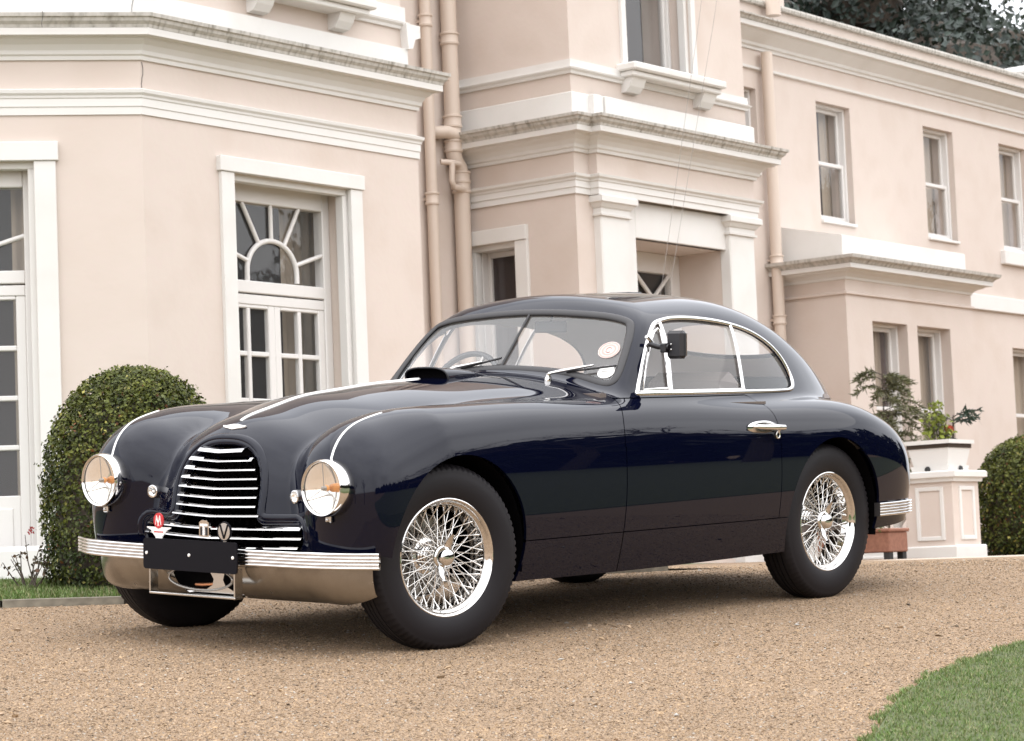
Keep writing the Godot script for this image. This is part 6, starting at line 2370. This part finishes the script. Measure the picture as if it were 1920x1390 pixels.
			for i in 3: g.box(Vector3(-.022, -.012 + .010 * i, .0007), Vector3(.022 - .006 * i, -.009 + .010 * i, .0012))
		put("print", g, M.sticker_pink if k == 0 else M.steel_dull, st)
	# rear bumper quarter
	var path := PackedVector2Array()
	for k in 81:
		var w := lerpf(-1.205, 1.205, k / 80.0)
		var p := Vector3(2.55, .37, 0)
		var far := p + Vector3(cos(w), 0, -sin(w)) * 1.6
		p = skin(far, (p - far).normalized(), 1.5)
		var n := grad(p)
		path.push_back(Vector2(p.x + n.x * .022, p.z + n.z * .022))
	put("rear_bumper", ribbed(path, .344, 5, .0125, .03), M.chrome, car)
	# underside, wheel wells and cabin
	g = Geo.new()
	g.box(Vector3(.44, .215, -.70), Vector3(2.1, .25, .70))
	g.box(Vector3(-.30, .24, -.44), Vector3(.45, .27, .44))
	g.box(Vector3(2.0, .26, -.44), Vector3(3.35, .30, .44))
	put("underside", g, M.under_black, car)
	for s in [1.0, -1.0]:
		for e in 2:
			var cx: float = [.03, 2.512][e]
			g = Geo.new()
			var rad := .372
			for k in 20:
				var a := PI * (1.08 - 1.16 * k / 20.0)
				var b := PI * (1.08 - 1.16 * (k + 1) / 20.0)
				var p := Vector3(cx + rad * cos(a), .352 + rad * sin(a), s * .775)
				var q := Vector3(cx + rad * cos(b), .352 + rad * sin(b), s * .775)
				if p.y > .78 or (p.x < cx and p.y < .40): continue
				g.quad(p, q, Vector3(q.x, q.y, s * .45), Vector3(p.x, p.y, s * .45))
				g.tri(Vector3(p.x, p.y, s * .45), Vector3(q.x, q.y, s * .45), Vector3(cx, .3, s * .45))
			g.box(Vector3(cx - .05, .30, minf(s * .45, s * .62)), Vector3(cx + .05, .37, maxf(s * .45, s * .62)))
			put("wheel_well", g, M.under_black, car)
	g = Geo.new()
	g.box(Vector3(1.02, .30, -.66), Vector3(1.06, .93, .66))
	g.box(Vector3(1.06, .29, -.70), Vector3(2.95, .32, .70))
	g.box(Vector3(2.93, .30, -.42), Vector3(2.96, .86, .42))
	for s in [-1.0, 1.0]: g.box(Vector3(1.06, .30, s * .72 - .01), Vector3(2.08, .88, s * .72 + .01))
	put("cabin_tub", g, M.leather, car)
	g = Geo.new()
	g.box(Vector3(1.07, .80, -.64), Vector3(1.40, .935, .64), .03)
	put("dashboard", g, M.dash, car)
	g = Geo.new()
	g.box(Vector3(2.25, .84, -.52), Vector3(2.92, .90, .52), .02)
	put("rear_shelf", g, M.leather, car)
	for s in [-1.0, 1.0]:
		var seat := hold("seat", car, Transform3D(Basis.IDENTITY, Vector3(1.72, .32, s * .34)))
		g = Geo.new()
		g.box(Vector3(-.25, .0, -.24), Vector3(.25, .20, .24), .05)
		put("seat_cushion", g, M.leather, seat)
		g = Geo.new()
		g.box(Vector3(-.06, .0, -.24), Vector3(.06, .60, .24), .05, Transform3D(Basis(Vector3(0, 0, 1), -.22), Vector3(.24, .10, 0)))
		put("seat_back", g, M.leather, seat)
	var sw := hold("steering_wheel", car, Transform3D(Basis(Vector3(0, 0, 1), 1.15), Vector3(1.31, .91, -.34)))
	g = Geo.new()
	var ring := PackedVector3Array()
	for k in 40: ring.push_back(Vector3(.205 * cos(TAU * k / 40), 0, .205 * sin(TAU * k / 40)))
	g.tube(ring, .013, 8, true)
	put("steering_rim", g, M.black_plastic, sw)
	for k in 3:
		g = Geo.new()
		var a := TAU * k / 3.0 + .3
		g.tube(PackedVector3Array([Vector3.ZERO, Vector3(cos(a) * .2, 0, sin(a) * .2)]), .010, 6)
		put("steering_spoke", g, M.steel_dull, sw)
	g = Geo.new()
	g.tube(PackedVector3Array([Vector3(0, .01, 0), Vector3(0, -.4, 0)]), .02, 8)
	put("steering_column", g, M.black_plastic, sw)
	g = Geo.new()
	g.box(Vector3(1.50, 1.185, -.09), Vector3(1.515, 1.235, .09), .006)
	g.tube(PackedVector3Array([Vector3(1.51, 1.23, 0), Vector3(1.53, 1.30, 0)]), .005, 6)
	put("interior_mirror", g, M.black_plastic, car)
	# small vent on the roof
	g = Geo.new()
	var y := on_top(2.03, .0).y
	g.box(Vector3(1.985, y - .012, -.06), Vector3(2.085, y + .006, .06), .005)
	put("roof_vent", g, M.car_paint, car)

func make_car():
	var car := hold("vintage_coupe", self, CAR)
	tag(car, "dark navy blue vintage fastback coupe with wire wheels parked on the gravel", "car")
	make_body(car)
	make_front(car)
	make_lamps(car)
	make_wheel(car, 0.0, 1.0, -.168, true)
	make_wheel(car, 2.515, 1.0, 0.0, true)
	make_wheel(car, 0.0, -1.0, -.168, false)
	make_wheel(car, 2.515, -1.0, 0.0, false)
	make_details(car)

func _ready():
	make_stage()
	make_materials()
	var t := Time.get_ticks_msec()
	make_ground()
	make_house()
	make_lawns()
	make_car()
	make_garden()
	balustrade()
	print("built in ", Time.get_ticks_msec() - t, " ms")
